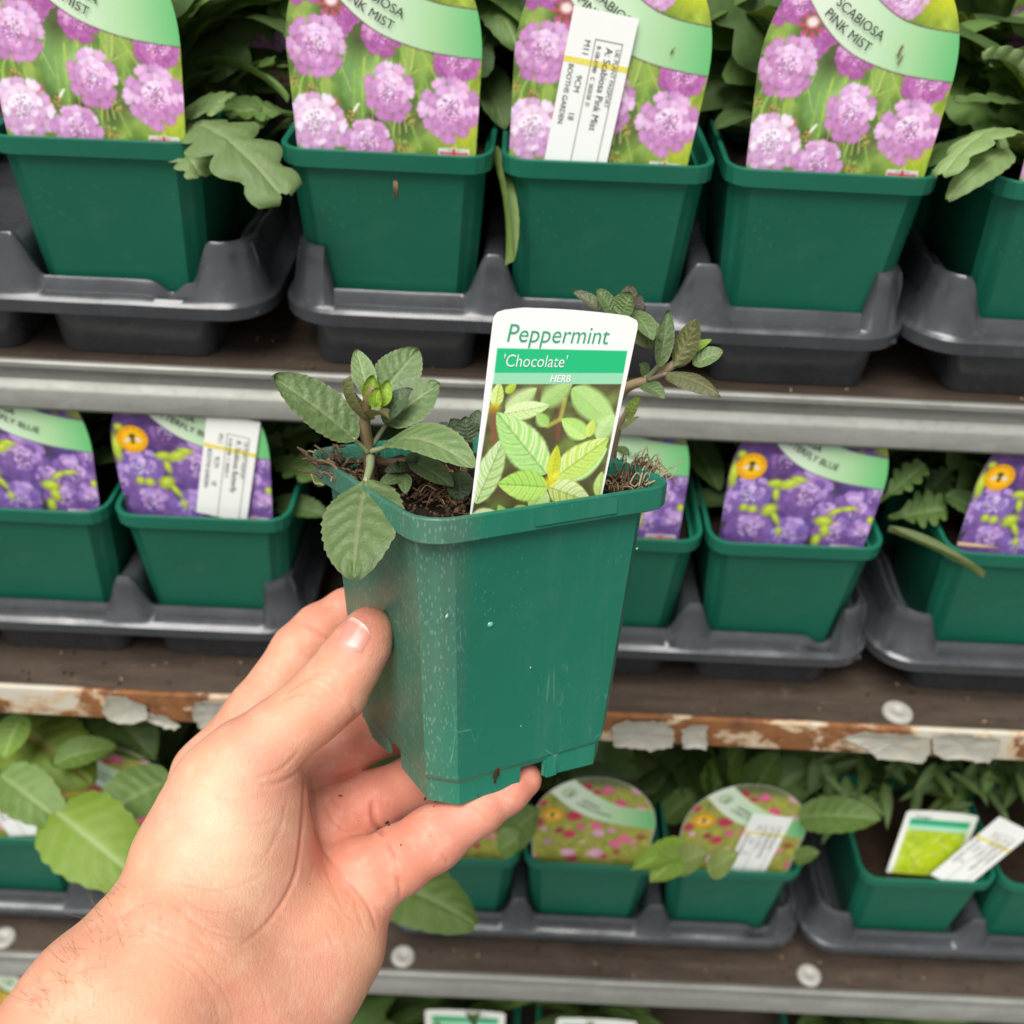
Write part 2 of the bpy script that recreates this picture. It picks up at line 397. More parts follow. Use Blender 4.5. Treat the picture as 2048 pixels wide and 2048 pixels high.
def spill(i, n, seed):
    rg = np.random.default_rng(seed); mb = MB()
    for k in range(n):
        x, y = rg.uniform(-.42, .42), RLY[i]+.006+.05*rg.random()**1.5; r = rg.uniform(.0004, .0013)**1.0; z = SHZ[i]+CZ+r*.4; d = rg.normal(size=3); d[2] *= .3; d /= np.linalg.norm(d); p = np.array([x, y, z])
        mb.tube([p-d*r*1.3, p-d*r*.3, p+d*r*.5, p+d*r*1.3], [r*.3, r*.7, r*.6, r*.2], 5, [(.03, .018, .010), (.10, .06, .03), (.02, .012, .008), (.26, .18, .09)][k % 4])
    o = wlink('spilled_compost', mb.mesh('spilled_compost', M['fibre']), SHELVES[i]); o['kind'] = 'stuff'
for i_, n_ in ((0, 60), (1, 150), (2, 150)): spill(i_, n_, 60+i_)
# ------------------------------------------------------------------ pots
def section(h, c, z, rnd, K=5):
    P = []
    for sx, sy, a0 in ((1, 1, 0), (-1, 1, 90), (-1, -1, 180), (1, -1, 270)):
        for k in range(K):
            t = k/(K-1); a = math.radians(a0+90*t)
            arc = np.array([sx*(h-c)+c*math.cos(a), sy*(h-c)+c*math.sin(a)])
            e0 = np.array([sx*(h-c)+c*math.cos(math.radians(a0)), sy*(h-c)+c*math.sin(math.radians(a0))])
            e1 = np.array([sx*(h-c)+c*math.cos(math.radians(a0+90)), sy*(h-c)+c*math.sin(math.radians(a0+90))])
            te = min(1, max(0, (t-.12)/.76)) if False else t
            # chamfer with slightly eased corners
            ch = e0+(e1-e0)*te
            q = arc*rnd+ch*(1-rnd); P.append((q[0], q[1], z))
    return P
def loft(secs, cap0=False, cap1=False):
    V = [p for s_ in secs for p in s_]; n = len(secs[0]); F = []
    for i in range(len(secs)-1):
        for k in range(n): F.append((i*n+k, i*n+(k+1) % n, (i+1)*n+(k+1) % n, (i+1)*n+k))
    if cap0: F.append(tuple(range(n-1, -1, -1)))
    if cap1: F.append(tuple((len(secs)-1)*n+k for k in range(n)))
    return V, F
H = POTH
BODY = [(.0345, .0078, 0, 0), (.0350, .0078, .0092, 0), (.0356, .0078, .0095, 0), (.0360, .0078, .0106, 0), (.0422, .0086, .0945, .1), (.0428, .0092, .0968, .5)]
RIM = [(.0405, .0085, .0958, .1), (.0448, .0112, .0961, 1), (.0452, .0115, .0965, 1), (.0456, .0118, .1036, 1), (.0454, .0117, .1041, 1), (.0444, .0110, .1042, 1),
       (.0432, .0105, .1036, 1), (.0424, .0100, .1000, .8), (.0414, .0092, .0920, .4), (.0400, .0085, .0700, .1)]
V, F = loft([section(*a[:2], a[2], a[3]) for a in BODY], cap0=True); ME_BODY = mk('pot_body', V, F, None, True, 20, M['pot'])
V, F = loft([section(*a[:2], a[2], a[3]) for a in RIM]); ME_RIM = mk('pot_rim', V, F, None, True, 22, M['pot'])
def tabmesh(mat):                            # thin moulded plate on the front of the rim
    mb = MB(); mb.box(-.0150, .0150, -.0460, -.0445, .0978, .1030); return mb.mesh('rim_plate', mat, True, 20)
def soil_mesh(seed, hw=.0405, z=.090, amp=.004):
    n = 26; rg = np.random.default_rng(seed); N = vnoise(n, n, 4, rg, 3)
    V = []; F = []
    for i in range(n):
        for j in range(n):
            x = -hw+2*hw*i/(n-1); y = -hw+2*hw*j/(n-1)
            k = min(1., (2*hw-.0105)/(abs(x)+abs(y)+1e-9)); V.append((x*k, y*k, z+(N[i, j]-.5)*2*amp+rg.normal(0, .0006)))
    for i in range(n-1):
        for j in range(n-1): F.append((i*n+j, (i+1)*n+j, (i+1)*n+j+1, i*n+j+1))
    return mk('compost', V, F, None, True, 40, M['soil'])
ME_SOIL = [soil_mesh(s_) for s_ in (1, 2)]
NPOT = 0
def pot(x, yf, zi, label, group, wob=0):
    """shelf pot; yf is the y of the front of the rim, zi the shelf index"""
    global NPOT
    NPOT += 1
    Mx = T(x, yf+RIMA, SHZ[zi]+CZ+.0015) @ RZ(wob)
    e = empty('plant_pot', Mx, label, 'plant pot', group)
    link('body', ME_BODY, e); link('rim', ME_RIM, e); s_ = link('compost', ME_SOIL[NPOT % 2], e); s_['kind'] = 'stuff'
    return e

# ------------------------------------------------------------------ carry trays
def sstep(a, b, x): t = np.clip((x-a)/(b-a), 0, 1); return t*t*(3-2*t)
def tray(xc, yf, zi, label, ncol=3, nrow=2, dips=(), ml=.0478, mr=.0478):
    """xc: list of pot centres, yf: y of the rim fronts"""
    Z = SHZ[zi]+CZ; y0 = yf+RIMA-.0490; y1 = y0+.0980+(nrow-1)*.0935
    x0, x1 = xc[0]-ml, xc[-1]+mr
    e = empty('carry_tray', T((x0+x1)/2, (y0+y1)/2, Z), label, 'plant tray', 'grey carry trays')
    rc = .022
    path = []                                # (x, y, nx, ny, h)
    def hx(x):
        d = np.min(np.abs(np.array(xc)-x)); h = .0418+.0200*sstep(.0335, .0440, d)
        for xd in dips: h -= .0055*math.exp(-((x-xd)/.0052)**2)
        return h
    ys = [yf+RIMA+.0935*k for k in range(nrow)]
    def hy(y): d = np.min(np.abs(np.array(ys)-y)); return .049+.0125*sstep(.030, .042, d)
    nf = int((x1-x0-2*rc)/.0016)
    for x in np.linspace(x0+rc, x1-rc, nf): path.append((x, y0, 0, -1, hx(x)))
    def corner(cx, cy, a0, h):
        for a in np.linspace(a0, a0+90, 9)[1:-1]:
            r_ = math.radians(a); path.append((cx+rc*math.cos(r_), cy+rc*math.sin(r_), math.cos(r_), math.sin(r_), h))
    corner(x1-rc, y0+rc, -90, .0615)
    for y in np.linspace(y0+rc, y1-rc, 50): path.append((x1, y, 1, 0, hy(y)))
    corner(x1-rc, y1-rc, 0, .0615)
    for x in np.linspace(x1-rc, x0+rc, 20): path.append((x, y1, 0, 1, .0618))
    corner(x0+rc, y1-rc, 90, .0615)
    for y in np.linspace(y1-rc, y0+rc, 50): path.append((x0, y, -1, 0, hy(y)))
    corner(x0+rc, y0+rc, 180, .0615)
    V = []; n = len(path)
    for k, (x, y, nx, ny, h) in enumerate(path):
        wv = .0006*math.sin(k*.07)+.0004*math.sin(k*.19+1)
        lv = [(.0015, .0268), (.0022, .0272), (.0024, .0332), (.0012, .0342), (-.0004, .0356), (-.0042, h-.006), (-.0056, h-.0012), (-.0066, h), (-.0082, h-.0004), (-.0092, h-.0025), (-.0105, h-.016)]
        for o, z in lv: V.append((x+nx*(o+wv*.6), y+ny*(o+wv*.6), Z+z+wv*.5))
    m = 11; F = [(k*m+j, ((k+1) % n)*m+j, ((k+1) % n)*m+j+1, k*m+j+1) for k in range(n) for j in range(m-1)]
    wlink('rim_wall', mk('tray_wall', V, F, None, True, 50, M['tray']), e)
    # deck between the wells
    mb = MB(); mb.box(x0+.004, x1-.004, y0+.004, y1-.004, Z+.0285, Z+.0300)
    wlink('deck', mb.mesh('tray_deck', M['tray'], False), e)
    for a, b in list(zip(xc[:-1], xc[1:]))+[(xc[0]-.0935, xc[0]), (xc[-1], xc[-1]+.0935)]:
        xm = (a+b)/2; end = not (xc[0] < xm < xc[-1])
        ya, yb = y0+(.010 if not end else .014), y1-.010; V = []; F = []
        # rounded ridge that runs back between two columns of pots
        pr = [(-.0075, .031), (-.0062, .050), (-.0048, .0560), (-.003, .0574), (.003, .0574), (.0048, .0560), (.0062, .050), (.0075, .031)]
        if end:
            s_ = 1 if xm < xc[0] else -1; xm = (x0+.0125) if s_ > 0 else (x1-.0125)
            pr = [(-.009, .031), (-.008, .054), (-.0065, .0600), (-.005, .0600), (-.0035, .053), (-.0015, .052), (0, .056), (.002, .0565), (.0035, .048), (.006, .044), (.009, .031)]
            pr = [(q*s_, z) for q, z in pr]
        for y in np.linspace(ya, yb, 14):
            for q, z in pr: V.append((xm+q, y, Z+z+.0012*math.sin(y*150)))
        m2 = len(pr); F = [(k*m2+j, (k+1)*m2+j, (k+1)*m2+j+1, k*m2+j+1) for k in range(13) for j in range(m2-1)]
        F += [tuple(range(m2)), tuple(13*m2+j for j in range(m2-1, -1, -1))]
        wlink('ridge', mk('ridge', V, F, None, True, 40, M['tray']), e)
    for cx in xc:
        for r_, cy in enumerate(ys):
            secs = [section(.0368, .008, 0, 1), (section(.0374, .0085, .001, 1)), section(.0394, .009, .0286, 1)]
            Vv, Ff = loft(secs, cap0=True)
            wlink('well', mk('well', [(p[0]+cx, p[1]+cy, p[2]+Z+.0004) for p in Vv], Ff, None, True, 40, M['tray']), e)
    return e

# ------------------------------------------------------------------ leaves
def leafmesh(base, tip, up, width, kind='mint', bend=.0, cup=.0, twist=0., droop=0., col=(.12, .20, .06), vein=(.30, .36, .18), edge=None,
             nl=34, nw=7, seed=0, puff=1.0, under=None):
    rg = np.random.default_rng(seed); base = np.asarray(base, float); tip = np.asarray(tip, float)
    ax = tip-base; L = np.linalg.norm(ax); a = ax/L; n0 = np.asarray(up, float); n0 = nrm(n0-a*(n0@a)); sd0 = np.cross(a, n0)
    t = np.linspace(0, 1, nl); s = np.linspace(-1, 1, 2*nw+1)
    if kind == 'mint': wp = np.sin(np.pi*t**.86)**.62*(1-.06*t); wp *= 1+.075*((t*13) % 1)*(t > .08)*(t < .97)
    elif kind == 'round': wp = np.sin(np.pi*t**.75)**.55; wp *= 1+.03*np.sin(t*np.pi*15)
    elif kind == 'lance': wp = np.sin(np.pi*t**.7)**.9
    elif kind == 'lobed': wp = (.16+.84*sstep(.05, .5, t))*np.sin(np.pi*np.clip(.08+.86*t, 0, 1))**.35; wp *= .42+.62*np.abs(np.sin(np.pi*(t*4.5+.25)))**.55
    elif kind == 'toothed': wp = np.sin(np.pi*t**.8)**.6; wp *= 1+.10*(np.abs(((t*9) % 1)-.5)*2-.5)
    wp = np.maximum(wp, .02); wp[0] = .03; wp[-1] = {'round': .1, 'lobed': .2}.get(kind, 0.)
    asym = rg.normal(0, .04)
    V = []; C = []; K = 7
    col = np.array(col); vein = np.array(vein); under = None if under is None else np.array(under)
    for i, tt in enumerate(t):
        tw = twist*tt; n = n0*math.cos(tw)+sd0*math.sin(tw); sd = sd0*math.cos(tw)-n0*math.sin(tw)
        ctr = base+a*L*tt+n0*L*(bend*4*tt*(1-tt))-n0*L*droop*tt*tt
        for j, ss in enumerate(s):
            lobe = 1.
            q = abs(ss); x = ss*wp[i]*width*.5*(1+asym*np.sign(ss))
            if kind == 'lobed': tt2 = .12*q
            else: tt2 = 0
            ph = tt*K-1.7*q*(.6+.4*tt)
            vf = math.exp(-(((ph+.5) % 1-.5)/.13)**2)*(1-q**6)*(1 if q > .04 else 0)*sstep(.02, .12, tt)
            mid = math.exp(-(q/.07)**2)
            pf = math.cos((ph+.5)*2*math.pi)*-.5+.5
            z = cup*width*q*q+width*.030*puff*pf*(1-q**4)*sstep(.03, .2, q)-width*.030*puff*mid
            z += width*.02*math.sin(tt*9+seed)*ss+width*.012*rg.normal(0, .3)*puff
            P = ctr+sd*x+n*z-a*tt2*L*(q if kind == 'lobed' else 0)
            if kind == 'lobed': P = P+a*L*.16*q*sstep(0, .3, tt)
            V.append(P)
            cc = col*(1+.16*(pf-.5))*(1-.10*q)
            cc = cc*(1-.30*vf*min(1., puff)); cc = cc*(1-.8*mid)+vein*(.8*mid)
            if edge is not None: cc = cc*(1-sstep(.82, 1, q)*.6)+np.array(edge)*sstep(.82, 1, q)*.6
            C.append(np.clip(cc, 0, 1))
    m = 2*nw+1
    F = [(i*m+j, i*m+j+1, (i+1)*m+j+1, (i+1)*m+j) for i in range(nl-1) for j in range(m-1)]
    return V, F, C
SCOL = dict(col=(.115, .215, .045), vein=(.26, .36, .13))
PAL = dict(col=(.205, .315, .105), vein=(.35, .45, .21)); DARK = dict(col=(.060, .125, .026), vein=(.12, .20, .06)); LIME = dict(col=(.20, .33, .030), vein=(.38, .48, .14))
def proto_leaf(nm, kind, L, W, **k):
    V, F, C = leafmesh((0, 0, 0), (L, 0, 0), (0, 0, 1), W, kind, nl=22, nw=4, **k); return mk(nm, V, F, C, True, None, M['leaf'])
PROTO = {'scab': [proto_leaf('lobed_leaf', 'lobed', .070, .052, bend=.12, droop=.14, cup=-.10, seed=3, **SCOL), proto_leaf('oval_leaf', 'lobed', .060, .040, bend=.12, droop=.15, cup=.10, seed=4, **SCOL),
                  proto_leaf('dark_lobed_leaf', 'lobed', .072, .050, bend=.12, droop=.20, cup=-.08, seed=5, **DARK)],
         'big': [proto_leaf('broad_leaf', 'round', .085, .055, bend=.10, droop=.12, cup=.10, seed=6, **SCOL), proto_leaf('broad_toothed_leaf', 'toothed', .095, .055, bend=.10, droop=.15, cup=.14, seed=7, **DARK)],
         'lance': [proto_leaf('narrow_leaf', 'lance', .060, .011, bend=.06, droop=.12, cup=.12, seed=8, **SCOL), proto_leaf('narrow_dark_leaf', 'lance', .052, .009, bend=.05, droop=.05, cup=.12, seed=9, **DARK)]}
def rosette(x, yf, zi, kind, label, cat, group, n=13, seed=0, fwd=False, rise=1.):
    rg = random.Random(seed); z = SHZ[zi]+CZ+.090; yc = yf+RIMA+.008
    e = empty(kind[0], T(x, yc, z), label, cat, group)
    for k in range(n):
        az = rg.uniform(15, 165) if k % 5 else rg.uniform(-25, 205)
        if fwd: az = rg.uniform(0, 360)
        el = rg.uniform(15, 78)
        sc = rg.uniform(.75, 1.2)*rise; r0 = .006
        o = link('leaf', PROTO[kind[1]][k % len(PROTO[kind[1]])], e, RZ(az) @ T(r0, 0, rg.uniform(0, .012)) @ RY(-el) @ RX(rg.uniform(-35, 35)) @ Matrix.Scale(sc, 4))
    return e
def hero_leaf(parent, b, t, w_px, kind, pal, up=None, bend=.08, cup=.1, droop=0., seed=0, twist=0., mat='leaf', petiole=None, pr=.0009, nl=34, nw=7, under=None, puff=1.):
    """b, t = (x, y, depth) of the leaf's base and tip"""
    B, Tp = at(*b), at(*t); zm = (b[2]+t[2])/2
    if up is None: up = -_fw*.75+_up*.6
    V, F, C = leafmesh(B, Tp, up, w_px*zm/FX, kind, bend, cup, twist, droop, seed=seed, nl=nl, nw=nw, puff=puff, **pal)
    o = wlink('leaf', mk('leaf', V, F, C, True, None, M[mat]), parent)
    if petiole is not None:
        mb = MB(); P = bez([at(*q) for q in petiole]+[B+(Tp-B)*.03], 8); mb.tube(P, np.linspace(pr*1.25, pr*.9, len(P)), 7, np.array(pal['vein'])*.9)
        wlink('petiole', mb.mesh('petiole', M['stem']), parent)
    return o
# ------------------------------------------------------------------ printed labels (flat print: colours live on the card's own vertices)
class Cv:
    """small raster used to work out the colours of a print; x right, y up, n cells per unit"""
    def __init__(s, x0, x1, y0, y1, n, bg):
        s.x0, s.y0, s.n = x0, y0, n; s.w = int((x1-x0)*n)+1; s.h = int((y1-y0)*n)+1
        s.a = np.ones((s.h, s.w, 3))*np.array(bg, float)
    def win(s, cx, cy, r):
        i0 = max(0, int((cx-r-s.x0)*s.n)); i1 = min(s.w, int((cx+r-s.x0)*s.n)+2); j0 = max(0, int((cy-r-s.y0)*s.n)); j1 = min(s.h, int((cy+r-s.y0)*s.n)+2)
        if i1 <= i0 or j1 <= j0: return None
        X, Y = np.meshgrid(s.x0+np.arange(i0, i1)/s.n, s.y0+np.arange(j0, j1)/s.n); return (slice(j0, j1), slice(i0, i1)), X, Y
    def put(s, sl, m, col):
        m = np.clip(m, 0, 1)[..., None]; s.a[sl] = s.a[sl]*(1-m)+np.asarray(col, float)*m
    def ell(s, cx, cy, rx, ry, ang, col, al=1., soft=.25):
        q = s.win(cx, cy, max(rx, ry)*(1+soft)+1.5/s.n)
        if q is None: return
        sl, X, Y = q; c, d = math.cos(ang), math.sin(ang); u = ((X-cx)*c+(Y-cy)*d)/rx; v = (-(X-cx)*d+(Y-cy)*c)/ry
        r = np.sqrt(u*u+v*v); s.put(sl, al*np.clip((1+soft-r)/(2*soft), 0, 1), col)
    def line(s, P, wd, col, al=1., soft=.5):
        P = np.asarray(P, float)
        for a, b in zip(P[:-1], P[1:]):
            c = (a+b)/2; q = s.win(c[0], c[1], np.linalg.norm(b-a)/2+wd*2)
            if q is None: continue
            sl, X, Y = q; d = b-a; t = np.clip(((X-a[0])*d[0]+(Y-a[1])*d[1])/(d@d+1e-12), 0, 1)
            r = np.hypot(X-a[0]-t*d[0], Y-a[1]-t*d[1])/wd; s.put(sl, al*np.clip((1+soft-r)/(2*soft), 0, 1), col)
    def poly(s, fn, col, al=1.):
        X, Y = np.meshgrid(s.x0+np.arange(s.w)/s.n, s.y0+np.arange(s.h)/s.n); m = fn(X, Y)
        s.put((slice(0, s.h), slice(0, s.w)), m*al, col if not callable(col) else col(X, Y))
    def mottle(s, cells, amp, rng, oct=2):
        for c in range(3): s.a[..., c] *= 1+amp*(vnoise(s.h, s.w, cells, rng, oct)-.5)*2
    def sample(s, x, y):
        fx = np.clip((x-s.x0)*s.n, 0, s.w-1.001); fy = np.clip((y-s.y0)*s.n, 0, s.h-1.001)
        i = fx.astype(int); j = fy.astype(int); u = (fx-i)[..., None]; v = (fy-j)[..., None]; a = s.a
        return lin(np.clip((a[j, i]*(1-u)+a[j, i+1]*u)*(1-v)+(a[j+1, i]*(1-u)+a[j+1, i+1]*u)*v, 0, 255))
BL = np.array([(-.1, 1.18), (0, 1.05), (.15, .88), (.30, .70), (.45, .585), (.62, .52), (.8, .485), (1.1, .465)])
BU = np.array([(.10, 1.40), (.30, 1.08), (.45, .91), (.63, .775), (.8, .72), (1.1, .695)])
def smooth_curve(P): Q = bez(np.c_[P, np.zeros(len(P))], 8); return Q[:, 0], Q[:, 1]
_blx, _bly = smooth_curve(BL); _bux, _buy = smooth_curve(BU)
def band(cv, rule):
    def m(X, Y):
        lo = np.interp(X, _blx, _bly); hi = np.interp(X, _bux, _buy); k = cv.n*.8
        return np.clip((Y-lo)*k, 0, 1)*np.clip((hi-Y)*k, 0, 1)
    def col(X, Y):
        t = np.clip((X-.05)/.95, 0, 1)[..., None]
        st = np.array([(236, 242, 226), (226, 240, 216), (206, 233, 196), (170, 214, 158), (104, 190, 116)], float); xs = np.linspace(0, 1, 5)
        return np.stack([np.interp(t[..., 0], xs, st[:, c]) for c in range(3)], -1)
    cv.poly(m, col)
    for (cx, cy) in ((_blx, _bly), (_bux, _buy)): cv.line(np.c_[cx, cy], .0032, rule, .75)
def scab(cv, cx, cy, r, rng, pal, ry=1.0):
    lo, mid, hi = [np.array(p, float) for p in pal]
    cv.ell(cx, cy, r*.62, r*.62*ry, 0, mid*.92, 1, .3)
    for ring, (n, d, ln, wd) in enumerate(((12, .70, .36, .19), (11, .48, .32, .19), (9, .30, .24, .16))):
        for k in rng.permutation(n):
            a = 2*math.pi*(k+rng.uniform(-.25, .25))/n+ring; dd = d*r*rng.uniform(.9, 1.1)
            x, y = cx+dd*math.cos(a), cy+dd*math.sin(a)*ry; up = .5+.5*math.sin(a)
            t = np.clip(.15+.55*up+rng.normal(0, .16)+.10*ring, 0, 1); c = (lo*(1-t)+mid*t) if t < .6 else mid*(1-(t-.6)*2)+hi*(t-.6)*2
            cv.ell(x, y, ln*r*.74, wd*r*1.05, a, c*.74, .55, .3); cv.ell(x, y, ln*r*.66, wd*r*.85, a, c*.95, .85, .3)
            for q in (-1, 0, 1):
                e = a+q*(.17 if ring == 0 else .2); rr = dd+ln*r*(.42-.08*abs(q)); cv.ell(cx+rr*math.cos(e), cy+rr*math.sin(e)*ry, (.115 if ring == 0 else .09)*r, .095*r, e, c*rng.uniform(.96, 1.06), .95, .25)
            cv.ell(x, y, ln*r*.55, wd*r*.45, a, np.minimum(255, c*1.06), .7, .4)
    for k in range(90):
        a = rng.uniform(0, 2*math.pi); d = r*.36*math.sqrt(rng.random()); c = [hi, mid, lo*.92, np.array((248, 228, 242)), lo*.78][rng.integers(5)]
        cv.ell(cx+d*math.cos(a), cy+d*math.sin(a)*ry, .030*r, .030*r, 0, c, .85, .4)
def seedhead(cv, x, y, r, rng):
    for k in range(26):
        a = rng.uniform(0, 6.28); d = r*math.sqrt(rng.random()); cv.ell(x+d*math.cos(a), y+d*math.sin(a), r*.2, r*.2, 0, [(150, 120, 60), (185, 160, 90), (110, 100, 45), (170, 175, 90)][rng.integers(4)], .9)
def greenery(cv, rng, cols, n, s0, s1):
    for k in range(n):
        x = cv.x0+rng.random()*cv.w/cv.n; y = cv.y0+rng.random()*cv.h/cv.n
        cv.ell(x, y, rng.uniform(s0, s1), rng.uniform(s0, s1)*.45, rng.uniform(.6, 2.4), cols[rng.integers(len(cols))], .55, .7)
def bee(cv, x, y, r, rng):
    cv.ell(x, y, r, r, 0, (205, 120, 20), 1, .05); cv.ell(x, y, r*.95, r*.95, 0, (250, 186, 22), 1, .05)
    for k in range(40):
        a = 2*math.pi*k/40; cv.line([(x+r*.74*math.cos(a), y+r*.74*math.sin(a)), (x+r*.86*math.cos(a), y+r*.86*math.sin(a))], r*.022, (150, 90, 10), .8 if k % 7 else .1)
    cv.ell(x, y, r*.60, r*.60, 0, (253, 192, 20), 1, .05)
    cv.ell(x-r*.30, y-r*.06, r*.26, r*.13, .5, (225, 220, 215), 1, .15); cv.ell(x+r*.32, y-r*.06, r*.26, r*.13, -.5, (225, 220, 215), 1, .15)
    cv.ell(x, y-r*.02, r*.15, r*.34, 0, (60, 50, 12), 1, .15); cv.ell(x, y+r*.22, r*.20, r*.16, 0, (70, 75, 30), 1, .2)
    for q in (-.16, 0.02): cv.line([(x-r*.13, y+r*q), (x+r*.13, y+r*q)], r*.035, (235, 180, 30), .9)
def flag(cv, x, y, w_, h_):
    def box_(X, Y): return np.clip((w_/2-np.abs(X-x))*cv.n, 0, 1)*np.clip((h_/2-np.abs(Y-y))*cv.n, 0, 1)
    cv.poly(box_, (236, 236, 236))
    def b2(X, Y): return np.clip((w_*.43-np.abs(X-x))*cv.n, 0, 1)*np.clip((h_*.36-np.abs(Y-y))*cv.n, 0, 1)
    cv.poly(b2, (52, 62, 110)); 
    for q in (1, -1): cv.line([(x-w_*.4, y-q*h_*.33), (x+w_*.4, y+q*h_*.33)], .006, (230, 225, 228), .9)
    cv.line([(x, y-h_*.36), (x, y+h_*.36)], .013, (235, 235, 235)); cv.line([(x-w_*.43, y), (x+w_*.43, y)], .011, (235, 235, 235))
    cv.line([(x, y-h_*.36), (x, y+h_*.36)], .007, (200, 60, 62)); cv.line([(x-w_*.43, y), (x+w_*.43, y)], .006, (200, 60, 62))
def paint_pink():
    rng = np.random.default_rng(11); cv = Cv(-.02, 1.02, -.05, 1.12, 250, (112, 142, 62))
    greenery(cv, rng, [(88, 124, 52), (132, 164, 78), (170, 196, 96), (68, 92, 42), (112, 146, 62), (186, 204, 98)], 420, .02, .10)
    cv.ell(.37, .58, .09, .16, 0, (82, 92, 56), .85, .8); cv.ell(.42, .36, .10, .10, 0, (160, 205, 110), .85, .8); cv.ell(.30, .37, .05, .2, .2, (110, 158, 96), .6, .8)
    cv.ell(.93, .14, .09, .24, -.3, (198, 208, 44), .8, .8); cv.ell(.86, .93, .17, .17, 0, (206, 210, 32), .95, .6); cv.ell(.60, .14, .12, .05, .2, (92, 84, 66), .55, .8); cv.ell(.44, .155, .05, .025, 0, (70, 62, 48), .7, .6)
    for k in range(70):
        x = rng.uniform(.0, 1); y = rng.uniform(-.05, .5); L = rng.uniform(.1, .28); d = rng.normal(0, .25)
        cv.line([(x, y), (x+d*L*.6, y+L*.6), (x+d*L, y+L)], rng.uniform(.003, .007), [(150, 186, 84), (172, 196, 90), (98, 140, 56), (190, 206, 110)][rng.integers(4)], .7)
    cv.line([(.66, .52), (.70, .42), (.68, .28)], .010, (140, 172, 80), .9); cv.line([(.62, .53), (.60, .36)], .007, (160, 186, 96), .9); cv.line([(.62, .38), (.72, .43), (.82, .43)], .005, (160, 186, 90), .9)
    P0 = ((186, 120, 176), (216, 164, 210), (242, 220, 238)); P1 = ((168, 88, 154), (200, 124, 188), (230, 184, 218)); P2 = ((196, 142, 188), (226, 188, 220), (248, 236, 246))
    scab(cv, .07, .80, .11, rng, P1); scab(cv, .17, .78, .09, rng, P1); scab(cv, .26, .63, .10, rng, P1); scab(cv, .33, .70, .10, rng, P1)
    scab(cv, .49, .56, .115, rng, P1, .9); scab(cv, .87, .45, .125, rng, P1, .8); scab(cv, .66, .86, .14, rng, P2); scab(cv, .98, .92, .08, rng, P2)
    cv.ell(.235, .70, .055, .05, 0, (170, 70, 80), .95, .3)
    for k in range(14):
        a = k*.45; cv.line([(.235+.03*math.cos(a), .70+.03*math.sin(a)), (.235+.065*math.cos(a), .70+.06*math.sin(a))], .005, (196, 92, 104) if k % 2 else (96, 120, 60), .9)
    cv.ell(.238, .715, .030, .025, 0, (236, 218, 210), 1, .4)
    for x, y, r in ((.11, .285, .035), (.30, .165, .04), (.58, .018, .036), (.63, .16, .03), (.03, .33, .024)): seedhead(cv, x, y, r, rng)
    cv.ell(.215, .22, .035, .028, .5, (226, 110, 130), .9, .5); cv.line([(.33, .19), (.355, .225)], .007, (236, 240, 228), .9)
    scab(cv, .15, .50, .16, rng, P0); scab(cv, .13, .12, .165, rng, P2, 1.05); scab(cv, .40, .03, .145, rng, P0, .9)
    scab(cv, .52, .29, .145, rng, P0, 1.08); scab(cv, .84, .22, .172, rng, P0)
    cv.a[:] = np.clip((cv.a-140)*1.14+142, 0, 255); g_ = cv.a.mean(2, keepdims=True); cv.a[:] = g_+(cv.a-g_)*.88; cv.mottle(3, .07, rng); band(cv, (96, 74, 78))
    flag(cv, .86, -.004, .17, .052)
    return cv
